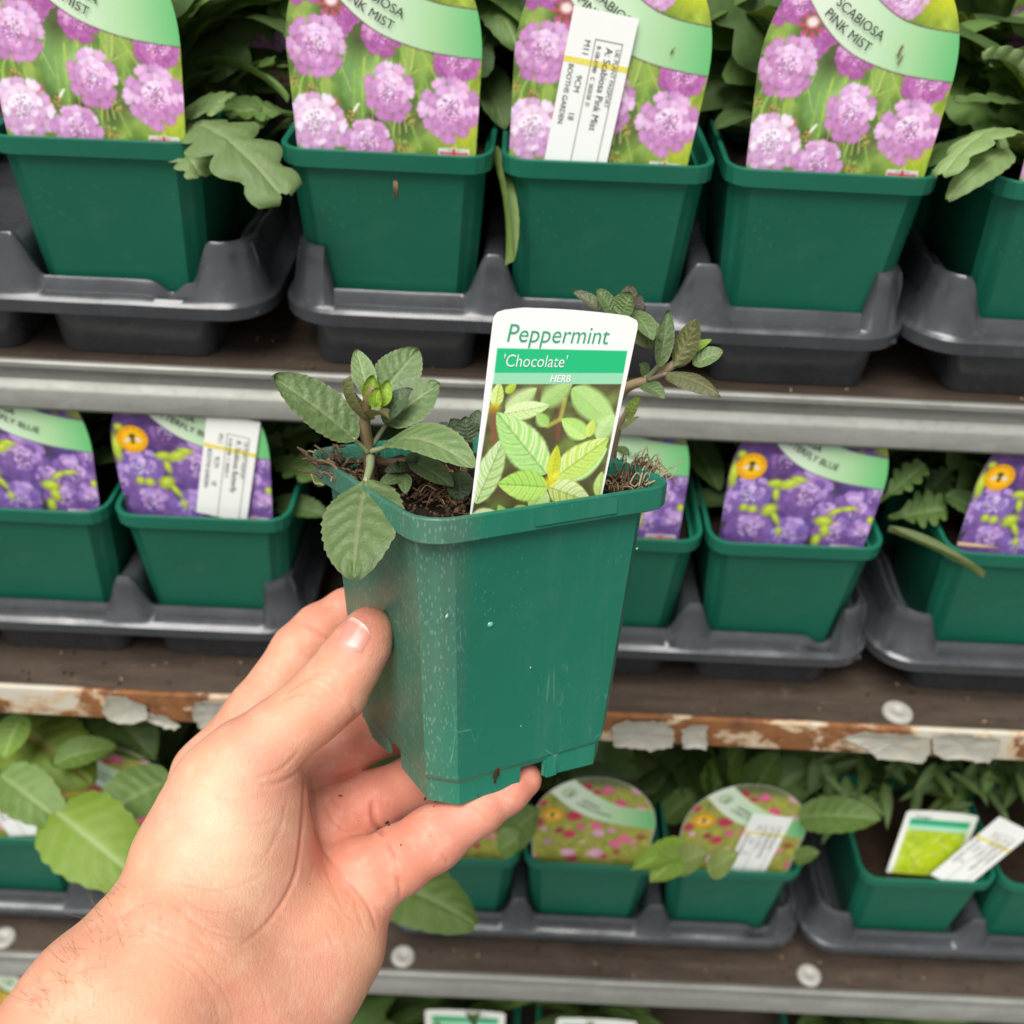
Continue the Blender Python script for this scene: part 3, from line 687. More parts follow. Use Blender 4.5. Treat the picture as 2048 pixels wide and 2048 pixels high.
def paint_blue():
    rng = np.random.default_rng(21); cv = Cv(-.02, 1.02, -.05, 1.12, 190, (78, 54, 116))
    P = ((98, 66, 138), (146, 106, 180), (200, 164, 216)); Q = ((104, 76, 160), (150, 116, 190), (204, 178, 222)); D = ((84, 52, 112), (122, 82, 152), (160, 120, 182))
    for k in range(60):
        x, y = rng.uniform(0, 1), rng.uniform(-.05, 1.1); cv.ell(x, y, .06, .05, rng.uniform(0, 3), [(78, 54, 120), (104, 76, 156), (66, 46, 100), (60, 70, 40)][rng.integers(4)], .7, .7)
    for x, y, r in ((.12, .80, .14), (.34, .62, .13), (.30, .78, .12), (.62, .90, .2), (.80, .84, .12)): scab(cv, x, y, r, rng, D)
    for x, y, r in ((.16, .36, .16), (.52, .38, .20), (.86, .30, .16), (.20, .10, .17), (.46, .06, .16), (.76, .10, .15), (.95, .12, .14), (.68, .25, .10), (.98, .42, .10), (.02, .25, .1)): scab(cv, x, y, r, rng, (P, Q)[rng.integers(2)])
    for x, y, a, b, an in ((.40, .46, .07, .035, .4), (.46, .50, .05, .02, -.2), (.31, .46, .05, .03, .1), (.33, .38, .022, .05, .2), (.31, .26, .055, .045, .6), (.20, .26, .032, .030, 0), (.14, .27, .028, .03, 0), (.36, .20, .02, .06, .6),
                           (.74, .28, .05, .02, .6), (.82, .31, .05, .018, .2), (.68, .20, .06, .038, 0), (.70, .13, .03, .05, .3), (.66, .05, .03, .05, 0), (.03, .52, .03, .10, 0), (.06, .66, .03, .03, 0), (.40, .10, .018, .035, .2), (.97, .24, .02, .03, 0), (.93, .86, .09, .14, .3)):
        cv.ell(x, y, a, b, an, (172, 198, 34), .95, .35); cv.ell(x, y+b*.2, a*.5, b*.4, an, (206, 222, 70), .8, .6)
    cv.ell(.80, .70, .02, .05, 0, (150, 170, 30), .6, .6)
    cv.a[:] = np.clip((cv.a-120)*1.15+126, 0, 255); g_ = cv.a.mean(2, keepdims=True); cv.a[:] = g_+(cv.a-g_)*.80; cv.mottle(3, .08, rng); band(cv, (90, 66, 110)); bee(cv, .135, .575, .098, rng)
    cv.line([(.19, .93), (.26, .86), (.275, .80)], .006, (120, 140, 80)); cv.line([(.275, .80), (.275, .92), (.22, .95)], .006, (110, 130, 70))
    flag(cv, .86, 0.0, .2, .055)
    return cv
def paint_mix():
    rng = np.random.default_rng(31); cv = Cv(-.02, 1.02, -.05, 1.12, 150, (160, 160, 72))
    greenery(cv, rng, [(172, 176, 72), (146, 152, 60), (190, 190, 92), (120, 134, 48), (196, 200, 60), (186, 170, 110)], 320, .012, .06)
    cv.ell(.5, 1.06, .4, .10, 0, (88, 100, 70), .8, .5)
    for k in range(120): x, y = rng.uniform(0, 1), rng.uniform(0, 1); cv.line([(x, y), (x+rng.normal(0, .01), y+.05)], .003, [(130, 140, 50), (200, 200, 110)][rng.integers(2)], .6)
    R, K, L = (190, 48, 82), (226, 96, 146), (232, 172, 200)
    for x, y, r, c in ((.07, .76, .045, R), (.05, .52, .045, R), (.34, .60, .06, R), (.31, .35, .05, R), (.23, .40, .035, (168, 44, 70)), (.60, .06, .04, R), (.42, .97, .05, R), (.50, .90, .035, R), (.72, .12, .03, R), (.36, .02, .05, (190, 70, 100)),
                       (.40, .45, .04, K), (.53, .47, .05, K), (.70, .24, .055, K), (.56, .37, .055, L), (.77, .32, .05, K), (.31, .10, .058, L), (.53, .09, .07, L), (.58, .93, .048, K), (.70, .77, .055, (222, 76, 128)), (.88, .70, .055, L),
                       (.10, .42, .03, L), (.13, .25, .035, (206, 140, 186)), (.66, .42, .04, (222, 150, 176)), (.84, .27, .04, (222, 130, 150)), (.82, .95, .05, L), (.94, .83, .04, L), (.43, .24, .035, (214, 196, 140)), (.90, .36, .04, (170, 90, 60)), (.03, .05, .03, L), (.96, .10, .04, K)):
        for k in range(6): cv.ell(x+rng.normal(0, r*.22), y+rng.normal(0, r*.2), r*.72, r*.58, rng.uniform(0, 3), np.clip(np.array(c)*rng.uniform(.86, 1.12), 0, 255), .85, .45)
    cv.mottle(3, .08, rng); band(cv, (200, 214, 180)); bee(cv, .165, .60, .09, rng)
    cv.ell(.29, .885, .062, .062, 0, (186, 204, 176), 1, .2); cv.ell(.285, .89, .03, .03, 0, (206, 224, 170), 1, .4); cv.line([(.29, .84), (.31, .89)], .008, (96, 120, 80))
    return cv
def arch_half(z):
    W = .0395
    base = .0378+(.0017)*np.clip(z/.038, -1, 1)
    return np.where(z < .038, np.minimum(base, W), W*np.maximum(0, 1-(np.maximum(z-.038, 0)/.0475)**2.2)**.5)
def card_mesh(name, cv, half, z0, z1, nu, nv, unit, mat, border=None, th=.0005, curl=0.0):
    """front face carries the print; plain back and edge"""
    k = np.linspace(0, 1, nv); zs = z0+(z1-z0)*(1-(1-k)**1.6 if half is arch_half else k); u = np.linspace(-1, 1, nu)
    Z = np.repeat(zs[:, None], nu, 1); Hf = half(zs); X = Hf[:, None]*u[None]
    C = cv.sample(X/unit+.5, Z/unit)
    if border is not None:
        m = (np.abs(X) > Hf[:, None]-.0007); C[m] = C[m]*.4+np.array(border)*.6
    Y = -curl*(X/.04)**2
    Vf = np.stack([X, Y, Z], -1).reshape(-1, 3); n = nu*nv
    iu = np.arange(nu-1); iv = np.arange(nv-1); A = (iv[:, None]*nu+iu[None]).ravel()
    Q = np.stack([A, A+1, A+nu+1, A+nu], 1)
    # back as a coarse copy of the outline
    st = max(1, nv//24); rows = list(range(0, nv, st)); rows += [nv-1] if rows[-1] != nv-1 else []
    Vb = []; 
    for r in rows: Vb += [(X[r, 0], Y[r, 0]+th, zs[r]), (0, th, zs[r]), (X[r, -1], Y[r, -1]+th, zs[r])]
    Qb = []
    for i in range(len(rows)-1):
        b = n+i*3; Qb += [(b+1, b, b+3, b+4), (b+2, b+1, b+4, b+5)]
        Qb += [(rows[i]*nu, rows[i+1]*nu, b+3, b), (rows[i+1]*nu+nu-1, rows[i]*nu+nu-1, b+2, b+5)]
    V = np.vstack([Vf, np.array(Vb)]); cols = np.vstack([C.reshape(-1, 3), np.ones((len(Vb), 3))*np.array((.72, .73, .70))])
    return mkq(name, V, np.vstack([Q, np.array(Qb)]), cols, True, mat)
# lettering: flat type laid 0.15 mm above the card
def text_mesh(name, body, size, mat, sx=1.0, shear=0., align='LEFT', bold=0., spacing=1.0, fn=None):
    cu = bpy.data.curves.new(name, 'FONT'); cu.body = body; cu.size = size; cu.shear = shear; cu.align_x = align; cu.offset = bold; cu.space_character = spacing; cu.resolution_u = 3
    o = bpy.data.objects.new(name, cu); COL.objects.link(o); dg = bpy.context.evaluated_depsgraph_get()
    me = bpy.data.meshes.new_from_object(o.evaluated_get(dg)); bpy.data.objects.remove(o); bpy.data.curves.remove(cu)
    n = len(me.vertices); c = np.zeros(n*3, np.float32); me.vertices.foreach_get('co', c); c = c.reshape(-1, 3); c[:, 0] *= sx
    if fn is not None: c = fn(c)
    else: c = np.stack([c[:, 0], np.zeros(n), c[:, 1]], 1)      # stand the type up: x right, z up, facing -y
    me.vertices.foreach_set('co', np.ascontiguousarray(c, np.float32).ravel()); me.materials.clear(); me.materials.append(mat); me.name = name; me.update(); return me
def arc_fn(x0, z0, a0, a1, L, dy=-.0009):
    """bends a line of type along a turning baseline"""
    def fn(c):
        s = c[:, 0]; n = 60; ss = np.linspace(-.1*L, 1.2*L, n); an = np.radians(a0+(a1-a0)*ss/L)
        bx = np.concatenate([[0], np.cumsum(np.cos(an[:-1])*np.diff(ss))]); bz = np.concatenate([[0], np.cumsum(np.sin(an[:-1])*np.diff(ss))])
        bx -= np.interp(0, ss, bx); bz -= np.interp(0, ss, bz); a = np.interp(s, ss, an)
        return np.stack([x0+np.interp(s, ss, bx)-np.sin(a)*c[:, 1], np.full(len(s), dy), z0+np.interp(s, ss, bz)+np.cos(a)*c[:, 1]], 1)
    return fn
def rot_fn(x0, z0, ang, dy=-.0009):
    a = math.radians(ang); c_, s_ = math.cos(a), math.sin(a)
    return lambda c: np.stack([x0+c[:, 0]*c_-c[:, 1]*s_, np.full(len(c), dy), z0+c[:, 0]*s_+c[:, 1]*c_], 1)
LW = .079
CARD = {'pink': card_mesh('pink_label', paint_pink(), arch_half, -.006, .0854, 210, 250, LW, M['print'], curl=.0016),
        'blue': card_mesh('blue_label', paint_blue(), arch_half, -.006, .0660, 160, 190, LW, M['print'], curl=.0016),
        'mix': card_mesh('mix_label', paint_mix(), arch_half, -.006, .0854, 130, 150, LW, M['print'], border=(.55, .60, .50), curl=.0016)}
def on_band(u, v): return (u-.5)*LW, v*LW
DY = -.0006
TYPE = {'pink': [text_mesh('lettering', 'SCABIOSA', .0050, M['black'], 1.06, bold=0., fn=arc_fn(*on_band(.33, .805), -37, -24, .026)),
                 text_mesh('lettering', 'PINK MIST', .0050, M['black'], 1.06, bold=0., fn=arc_fn(*on_band(.283, .755), -40, -24, .026))],
        'blue': [text_mesh('lettering', 'SCABIOSA', .0048, M['black'], 1.0, bold=0., fn=arc_fn(*on_band(.30, .850), -36, -24, .026)),
                 text_mesh('lettering', 'BUTTERFLY BLUE', .0048, M['black'], 1.0, bold=0., fn=arc_fn(*on_band(.262, .795), -38, -14, .038))],
        'mix': [text_mesh('lettering', 'ARMERIA', .0036, M['grey'], .95, fn=arc_fn(*on_band(.385, .800), -38, -26, .022)),
                text_mesh('lettering', 'HYBRID PASSION', .0036, M['grey'], .95, fn=arc_fn(*on_band(.345, .760), -38, -16, .034))]}
# white plant-passport sticker: upright strip with the type running down it
SW, SH_ = .0262, .058
def sticker_parts(name2, txt='Scabiosa Pink Mist'):
    mb = MB(); mb.box(0, SW, -.0002, 0, -.003, SH_); base = mb.mesh('sticker', M['paper'], False)
    mb = MB(); mb.box(0, SW, -.00026, -.00021, .0375, .0398); yl = mb.mesh('yellow_line', M['yellow'], False)
    mb = MB()
    for b in ((.0108, .0112, -.003, .0478), (.0218, .0222, -.003, .0478), (.0108, .0222, .0475, .0479)): mb.box(b[0], b[1], -.00034, -.00028, b[2], b[3])
    bx_ = mb.mesh('frame_line', M['box'], False)
    L = [('UK PLANT PASSPORT', .0026, .0198, .0455, .9, .00000), ('A: '+txt, .0042, .0158, .0455, .9, 0.), ('B: GB-31980   C  2025/20  D', .0023, .0122, .0455, .85, .00003), ('M11', .0036, .0068, .0470, .95, 0.),
         ('9CM        18', .0036, .0062, .0335, .95, 0.), ('BOOTHS GARDEN', .0030, .0024, .0372, .95, .00002)]
    ty = [text_mesh('lettering', t, s_, M['grey'] if i != 1 else M['black'], sx, bold=bo, fn=rot_fn(x, z, -90, -.0004)) for i, (t, s_, x, z, sx, bo) in enumerate(L)]
    return base, yl, bx_, ty
STK = sticker_parts('sticker'); STK2 = sticker_parts('sticker', 'Scabiosa Butterfly')
def add_sticker(lab, u, roll, z=0., stk=None, dy=-.0022):
    b, yl, bx_, ty = stk or STK
    s_ = link('passport_sticker', b, lab, T((u-.5)*LW, dy, z) @ RY(roll)); s_['label'] = 'white plant passport sticker with a yellow line and black print'
    link('yellow_line', yl, s_); link('frame_line', bx_, s_)
    for t in ty: link('lettering', t, s_)
def plabel(x, yf, zi, kind, label, roll=0., lean=4., yaw=0., dz=0., dy=.0068):
    Mx = T(x, yf+dy, SHZ[zi]+CZ+POTH+.001+dz) @ RZ(yaw) @ RY(roll) @ RX(-lean)
    e = empty('plant_label', Mx, label, 'plant label', {'pink': 'pink flower labels', 'blue': 'purple flower labels', 'mix': 'mixed pink flower labels'}[kind])
    link('card', CARD[kind], e)
    for t in TYPE[kind]: link('lettering', t, e, T(0, 0, 0))
    return e
# ------------------------------------------------------------------ what stands on the shelves
ZR = [z+POTH for z in SHZ]                   # rim heights relative to the camera
def rimx(x, y, zi): p = atZ(x, y, ZR[zi]); return p[0]
YF1, YF2, YF3, YF4 = .4405, .4222, .4172, .4150
G1, G2, G3 = 'pots on the top shelf', 'pots on the middle shelf', 'pots on the lower shelf'
PX1 = [-.1850, -.0601, .0335, .1300, .2440]
ORD = ['leftmost', 'second', 'third', 'fourth', 'rightmost']
P1L = ['green square pot cut off by the left picture edge, top shelf', 'green square pot with a dry streak below its rim, top shelf', 'green square pot whose label carries a white sticker, top shelf', 'green square pot right of the stickered pot, top shelf', 'green square pot cut off by the right picture edge, top shelf']
L1L = ['pink scabious label at the left edge showing only MIST on its band', 'pink scabious label directly left of the one with a white sticker', 'pink scabious label with a white passport sticker', 'pink scabious label with a brown smear on its green band', 'pink scabious label almost outside the right picture edge']
S1L = ['lobed-leaf plant behind the leftmost top shelf label', 'plant behind the second label from the left, top shelf', 'plant behind the label with the sticker, top shelf', 'plant behind the smeared pink label, top shelf', 'plant with pale broad leaves at the right picture edge, top shelf']
tray([-.185-.0935*2, -.185-.0935, -.185], YF1, 0, 'grey tray under the leftmost green pot, top shelf', dips=(-.185+.024,), mr=.068)
tray(PX1[1:4], YF1, 0, 'grey tray holding three green pots in the middle of the top shelf')
tray([.2440, .3375, .4310], YF1, 0, 'grey tray at the right edge of the top shelf', ml=.063)
ROS1 = []
for i, x in enumerate(PX1):
    pot(x, YF1, 0, P1L[i], G1, [1, -.5, 1, -1, 0][i])
    if i == 1:                               # dry streak below the rim
        e_ = bpy.data.objects['plant_pot.001'] if 'plant_pot.001' in bpy.data.objects else None
        mb = MB(); rg_ = np.random.default_rng(5)
        for k in range(6): mb.tube([(.004+rg_.normal(0, .0005), -.0424, .0915), (.004+rg_.normal(0, .0006), -.0421, .088), (.0035+rg_.normal(0, .0004), -.0416, .0845-rg_.random()*.003)], [.0005, .0003, .0001], 4, (.30, .20, .11))
        if e_: link('soil_streak', mb.mesh('soil_streak', M['fibre']), e_)
    lb = plabel(x+[.002, .0, -.004, .0, .002][i], YF1, 0, 'pink', L1L[i], [1, 0, 3.5, .5, 0][i], [5, 4, 4, 4, 4][i])
    if i == 2: add_sticker(lb, .215, 4.5)
    if i in (2, 3):                          # dried smear of soil on the card
        mb = MB(); rg_ = np.random.default_rng(i)
        for k in range(7 if i == 3 else 2):
            u, v = (.70, .60) if i == 3 else (.79, .58); p = np.array([(u-.5)*LW+rg_.normal(0, .0006), -.0013, v*LW+rg_.normal(0, .001)]); d = np.array([rg_.normal(.2, .5), 0, 1.])*rg_.uniform(.002, .006)
            mb.tube([p-d*.5, p+np.array([rg_.normal(0, .0004), 0, 0]), p+d*.5], [.00008, .00025, .00006], 4, (.22, .16, .06))
        link('soil_smear', mb.mesh('soil_smear', M['fibre']), lb)
    ROS1.append(rosette(x, YF1, 0, ('scabious_plant', 'scab'), S1L[i], 'plant', 'plants on the top shelf', 20, 40+i, rise=1.1))
# second rank on the top shelf
for i, (x, xl) in enumerate(((-.185, -.152), (-.0601, -.05), (.0327, .035), (.1262, .115), (.24, .262))):
    pot(x, YF1+.0935, 0, 'green pot in the second rank behind the %s front pot, top shelf' % ('leftmost', 'second', 'third', 'fourth', 'rightmost')[i], G1)
    if i in (0, 3, 4): plabel(xl, YF1+.0935, 0, 'pink', ['shaded pink label behind leaves between the two leftmost pots', '', '', 'shaded pink label in the gap left of the smeared label', 'shaded pink label behind curled leaves at the right edge'][i], [-4, 0, 0, 2, 2][i], 5)
    rosette(x, YF1+.0935, 0, ('scabious_plant', 'scab'), 'shaded plant in the second rank behind the %s front pot, top shelf' % ('leftmost', 'second', 'third', 'fourth', 'rightmost')[i], 'plant', 'plants on the top shelf', 26, 60+i, True, 1.2)
for i, x in enumerate((-.14, -.02, .08, .2, .32)):
    rosette(x, YF1+.187, 0, ('scabious_plant', 'scab'), 'dark plant at the back of the top shelf, %s of five' % ORD[i], 'plant', 'plants on the top shelf', 28, 80+i, True, 1.6)

# large single leaves that lean out between the pots of the top shelf
pl = ROS1[0]
z0 = .445
hero_leaf(pl, (344, 250, .47), (447, 205, .45), 125, 'lobed', PAL, seed=1, bend=.1, cup=-.05, nw=9)
hero_leaf(pl, (347, 255, .465), (558, 385, .425), 160, 'lobed', PAL, seed=2, bend=.16, cup=-.08, petiole=[(330, 225, .49)], nw=9)
hero_leaf(pl, (352, 285, .46), (400, 350, .44), 80, 'lobed', PAL, seed=12, bend=.1, cup=-.05)
hero_leaf(pl, (378, 140, .49), (575, 205, .46), 44, 'toothed', SCOL, seed=3, bend=.12, cup=.25, up=_up)
hero_leaf(pl, (585, 232, .48), (455, 228, .47), 90, 'lobed', SCOL, seed=4, bend=.08, cup=.05)
hero_leaf(pl, (398, 132, .50), (502, 112, .48), 42, 'round', SCOL, seed=5, bend=.1)
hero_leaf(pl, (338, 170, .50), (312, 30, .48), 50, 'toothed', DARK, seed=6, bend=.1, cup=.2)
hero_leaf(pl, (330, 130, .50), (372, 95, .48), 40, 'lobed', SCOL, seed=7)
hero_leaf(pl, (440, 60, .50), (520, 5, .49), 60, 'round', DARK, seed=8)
hero_leaf(pl, (470, 30, .50), (400, -30, .49), 60, 'round', SCOL, seed=18)
hero_leaf(pl, (470, 170, .49), (545, 130, .47), 60, 'lobed', SCOL, seed=71); hero_leaf(pl, (420, 190, .485), (520, 255, .47), 70, 'lobed', dict(col=(.15, .26, .06), vein=(.28, .38, .14)), seed=72); hero_leaf(pl, (360, 60, .50), (430, 20, .49), 60, 'lobed', SCOL, seed=73)
hero_leaf(pl, (520, 300, .50), (590, 250, .48), 60, 'lobed', DARK, seed=74); hero_leaf(pl, (520, 60, .52), (575, 10, .50), 60, 'lobed', DARK, seed=75)
pl = ROS1[1]
hero_leaf(pl, (955, -30, .47), (1035, 95, .45), 95, 'toothed', SCOL, seed=9, bend=.1, cup=-.1)
hero_leaf(pl, (950, 130, .49), (1010, 265, .47), 85, 'toothed', DARK, seed=10, bend=.1)
hero_leaf(pl, (978, 300, .46), (1022, 525, .44), 40, 'toothed', dict(col=(.16, .25, .05), vein=(.28, .38, .12)), seed=11, bend=.05, cup=.5, up=_rt*.8-_fw*.5, droop=.05)
pl = ROS1[2]
hero_leaf(pl, (1500, 230, .48), (1430, 262, .465), 50, 'round', DARK, seed=13)
hero_leaf(pl, (1580, 190, .50), (1440, 175, .48), 30, 'lobed', DARK, seed=14)
pl = ROS1[4]
hero_leaf(pl, (2075, 290, .45), (1890, 345, .42), 95, 'lobed', PAL, seed=15, bend=.18, cup=-.1, up=_up*.9-_fw*.3, nw=9)
hero_leaf(pl, (2020, 300, .435), (1895, 398, .425), 74, 'round', PAL, seed=16, bend=.12, cup=-.08, nw=9)
hero_leaf(pl, (2070, 215, .47), (1915, 205, .46), 42, 'lobed', SCOL, seed=17, bend=.05)
hero_leaf(pl, (2070, 190, .44), (1968, 120, .43), 40, 'lobed', PAL, seed=19, bend=.2, cup=.5, up=_up)
hero_leaf(pl, (2010, 330, .45), (1985, 255, .45), 30, 'round', PAL, seed=20)

# ------ middle shelf
PX2 = [-.2530, -.1597, -.0390, .0537, .1464, .2700, .3630]
P2L = ['green pot cut off by the left picture edge, middle shelf', 'green pot with a stickered purple label, left of the hand', 'green pot hidden behind the held pot, middle shelf', 'green pot half hidden behind the held pot, middle shelf', 'green pot with a whole purple label, middle shelf right', 'green pot with a stalk on its rim at the right edge, middle shelf', 'green pot outside the right edge, middle shelf']
L2L = ['purple butterfly label at the left picture edge', 'purple butterfly label with a white sticker and yellow bee badge', '', 'purple butterfly label half hidden behind the held pot', 'purple butterfly label with bee badge and no sticker, right of the held pot', 'purple butterfly label cut off by the right picture edge']
S2L = ['plant behind the leftmost purple label', 'dark leafy plant right of the stickered purple label', 'plant hidden behind the held pot', 'plant between the two purple labels right of the held pot', 'plant with a long drooping leaf right of the whole purple label', 'plant at the right edge of the middle shelf']
tray([-.3460, -.2530, -.1597], YF2, 1, 'grey tray left of the hand on the middle shelf')
tray(PX2[2:5], YF2, 1, 'grey tray partly hidden by the held pot, middle shelf', dips=(.1464+.026,), mr=.054)
tray([.2700, .3630, .4560], YF2, 1, 'grey tray at the right edge of the middle shelf', ml=.066)
ROS2 = []
for i, x in enumerate(PX2[:6]):
    pot(x, YF2, 1, P2L[i], G2, [0, .5, 0, -.5, .6, -1][i])
    if L2L[i]:
        lb = plabel(x+[.0, -.003, 0, -.004, 0, .0][i], YF2, 1, 'blue', L2L[i], [1, 0, 0, -2, 1.5, 2][i], 4, dz=-.0085, dy=.0135)
        if i == 1: add_sticker(lb, .49, 12, .0075, STK2)
    ROS2.append(rosette(x, YF2, 1, ('scabious_plant', 'scab'), S2L[i], 'plant', 'plants on the middle shelf', 18, 140+i, rise=.85))
for i, x in enumerate((-.2530, -.1597, .0537, .1464, .27)):
    rosette(x, YF2+.0935, 1, ('scabious_plant', 'scab'), 'dark plant in the second rank of the middle shelf, %s of five' % ORD[i], 'plant', 'plants on the middle shelf', 26, 160+i, True, 1.0)
    pot(x, YF2+.0935, 1, 'dark green pot in the second rank of the middle shelf, %s of five' % ORD[i], G2)
pl = ROS2[1]
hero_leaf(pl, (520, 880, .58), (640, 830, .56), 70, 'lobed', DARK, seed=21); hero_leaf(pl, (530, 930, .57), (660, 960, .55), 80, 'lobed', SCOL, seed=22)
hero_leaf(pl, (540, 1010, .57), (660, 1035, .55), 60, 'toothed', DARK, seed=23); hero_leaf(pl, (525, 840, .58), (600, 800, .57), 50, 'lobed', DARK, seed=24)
pl = ROS2[3]
hero_leaf(pl, (1370, 870, .58), (1440, 985, .56), 70, 'toothed', SCOL, seed=25); hero_leaf(pl, (1380, 1000, .57), (1470, 1010, .56), 50, 'round', DARK, seed=26)
pl = ROS2[4]
hero_leaf(pl, (1775, 1062, .53), (1966, 1156, .50), 34, 'lance', dict(col=(.15, .20, .06), vein=(.30, .36, .16)), seed=27, bend=.04, cup=.4, up=_up*.9-_fw*.3)
hero_leaf(pl, (1770, 1000, .55), (1850, 935, .54), 60, 'lobed', SCOL, seed=28, bend=.1); hero_leaf(pl, (1790, 1040, .56), (1890, 1020, .55), 95, 'lobed', SCOL, seed=29)
hero_leaf(pl, (1850, 1000, .57), (1900, 945, .56), 60, 'lobed', DARK, seed=30); hero_leaf(pl, (1890, 990, .55), (1975, 1040, .54), 60, 'round', DARK, seed=31)
mb = MB(); mb.tube([at(1915, 1088, .515), at(1960, 1092, .515), at(1995, 1096, .52)], [.0012, .0010, .0006], 6, (.42, .30, .18))
wlink('dry_stalk', mb.mesh('dry_stalk', M['fibre']), ROS2[5])

# ------ lower shelf
PX3 = [-.3326, -.2362, -.1398, -.0290, .0641, .1582, .2870, .3800]
P3L = ['green pot with a white sticker at the left picture edge, lower shelf', 'green pot under a big yellow-green leaf beside the wrist', 'green pot hidden behind the hand, lower shelf', 'green pot just right of the little finger, lower shelf', 'green pot with the whole pink mixed label, lower shelf', 'green pot with the stickered pink mixed label, lower shelf', 'green pot of herb with bare compost, lower shelf right', 'green pot cut off at the right edge, lower shelf']
L3L = ['mixed pink label almost hidden by a white sticker at the left edge', 'mixed pink label peeping out between big leaves beside the wrist', '', 'mixed pink label half hidden by the little finger', 'mixed pink label with nothing stuck on it, right of the little finger', 'mixed pink label with a white sticker, beside an oval leaf']
tray([-.3326, -.2362, -.1398], YF3, 2, 'grey tray behind the wrist on the lower shelf')
tray(PX3[3:6], YF3, 2, 'grey tray with three pink-labelled pots, lower shelf', dips=(.1582+.026,), mr=.056)
tray([.2870, .3800, .4730], YF3, 2, 'grey tray holding the herb pot, lower shelf right', ml=.068)
ROS3 = []
for i, x in enumerate(PX3):
    pot(x, YF3, 2, P3L[i], G3, [0, 0, 0, .5, -.6, .8, .5, 0][i])
    if i < 6:
        if L3L[i]:
            lb = plabel(x+[.004, -.012, 0, -.001, -.002, -.002][i], YF3, 2, 'mix', L3L[i], [-2, 0, 0, 0, -1, 2][i], [0, 4, 0, -1, -1, -1][i], dz=-.003, dy=.0075)
            if i == 0: add_sticker(lb, .56, -7, .002)
            if i == 5: add_sticker(lb, .46, 5, .003)
        ROS3.append(rosette(x, YF3, 2, ('broad_leaf_plant', 'big'), ['broad-leaved plant behind the stickered label at the left edge', 'broad-leaved plant beside the wrist', 'broad-leaved plant behind the hand', 'broad-leaved plant hanging a leaf below the little finger', 'broad-leaved plant behind the whole pink mixed label', 'broad-leaved plant with an oval leaf right of the stickered label'][i], 'plant', 'broad-leaved plants on the lower shelf', 13, 240+i, rise=.85))
HERB = []
for i, x in enumerate((.287, .38)):
    HERB.append(rosette(x, YF3+.030, 2, ('herb_plant', 'lance'), ['narrow-leaved herb behind the tilted white label', 'narrow-leaved herb at the right edge of the lower shelf'][i], 'plant', 'narrow-leaved herbs', 46, 250+i, False, 1.0))
for i, x in enumerate((-.3080, -.2150, -.0290, .0641, .1582)):
    rosette(x, YF3+.0935, 2, ('broad_leaf_plant', 'big'), 'dark broad-leaved plant in the second rank, lower shelf, %s of five' % ORD[i], 'plant', 'broad-leaved plants on the lower shelf', 18, 260+i, True, .95)
    pot(x, YF3+.0935, 2, 'dark green pot in the second rank of the lower shelf, %s of five' % ORD[i], G3)
for i, x in enumerate((.287, .38, .23)):
    rosette(x, YF3+.0935, 2, ('herb_plant', 'lance'), 'dark narrow-leaved herb behind the herb pots, %s of three' % ('left', 'right', 'middle')[i], 'plant', 'narrow-leaved herbs', 46, 270+i, True, 1.25)
pl = ROS3[0]
BIG = dict(col=(.155, .275, .030), vein=(.33, .43, .13)); BIGD = dict(col=(.095, .175, .028), vein=(.20, .28, .08))
hero_leaf(pl, (45, 1430, .63), (8, 1518, .62), 70, 'round', BIG, seed=41)
hero_leaf(pl, (20, 1450, .665), (185, 1568, .64), 165, 'toothed', dict(col=(.165, .245, .020), vein=(.30, .15, .06)), seed=42, bend=.12, cup=-.05, nw=10)
hero_leaf(pl, (-20, 1480, .66), (60, 1580, .64), 90, 'round', BIGD, seed=61)
hero_leaf(pl, (0, 1550, .615), (135, 1655, .60), 105, 'round', dict(col=(.125, .215, .045), vein=(.24, .32, .12)), seed=43, bend=.12)
pl = ROS3[1]
hero_leaf(pl, (104, 1530, .63), (236, 1498, .64), 66, 'toothed', dict(col=(.17, .30, .045), vein=(.30, .40, .14)), seed=44, bend=.14, cup=.2)
hero_leaf(pl, (100, 1615, .605), (296, 1778, .580), 170, 'round', dict(col=(.195, .315, .024), vein=(.40, .50, .20)), seed=45, bend=.14, cup=-.06, nw=10, nl=44, puff=.45)
hero_leaf(pl, (345, 1560, .640), (195, 1640, .615), 120, 'round', dict(col=(.125, .215, .045), vein=(.24, .32, .12)), seed=46, bend=.1)
hero_leaf(pl, (200, 1400, .68), (310, 1520, .66), 120, 'round', BIGD, seed=47)
hero_leaf(pl, (330, 1420, .70), (250, 1480, .68), 90, 'toothed', dict(col=(.13, .21, .02), vein=(.25, .3, .08)), seed=62)
pl = ROS3[3]
hero_leaf(pl, (770, 1770, .60), (950, 1850, .565), 135, 'round', dict(col=(.165, .285, .055), vein=(.33, .43, .20)), seed=48, bend=.18, cup=-.1, nw=10, nl=40)
hero_leaf(pl, (760, 1790, .60), (800, 1840, .58), 40, 'round', BIG, seed=58)
hero_leaf(pl, (1010, 1680, .66), (1080, 1620, .65), 90, 'round', BIGD, seed=49); hero_leaf(pl, (1000, 1700, .655), (1050, 1670, .65), 60, 'round', BIGD, seed=59)
pl = ROS3[4]
hero_leaf(pl, (1330, 1560, .735), (1080, 1570, .725), 105, 'toothed', dict(col=(.085, .145, .045), vein=(.17, .24, .10)), seed=50, bend=.1)
hero_leaf(pl, (1370, 1690, .625), (1262, 1742, .60), 52, 'round', LIME, seed=51, bend=.05, cup=.2)
hero_leaf(pl, (1375, 1700, .62), (1300, 1765, .60), 60, 'round', LIME, seed=52)
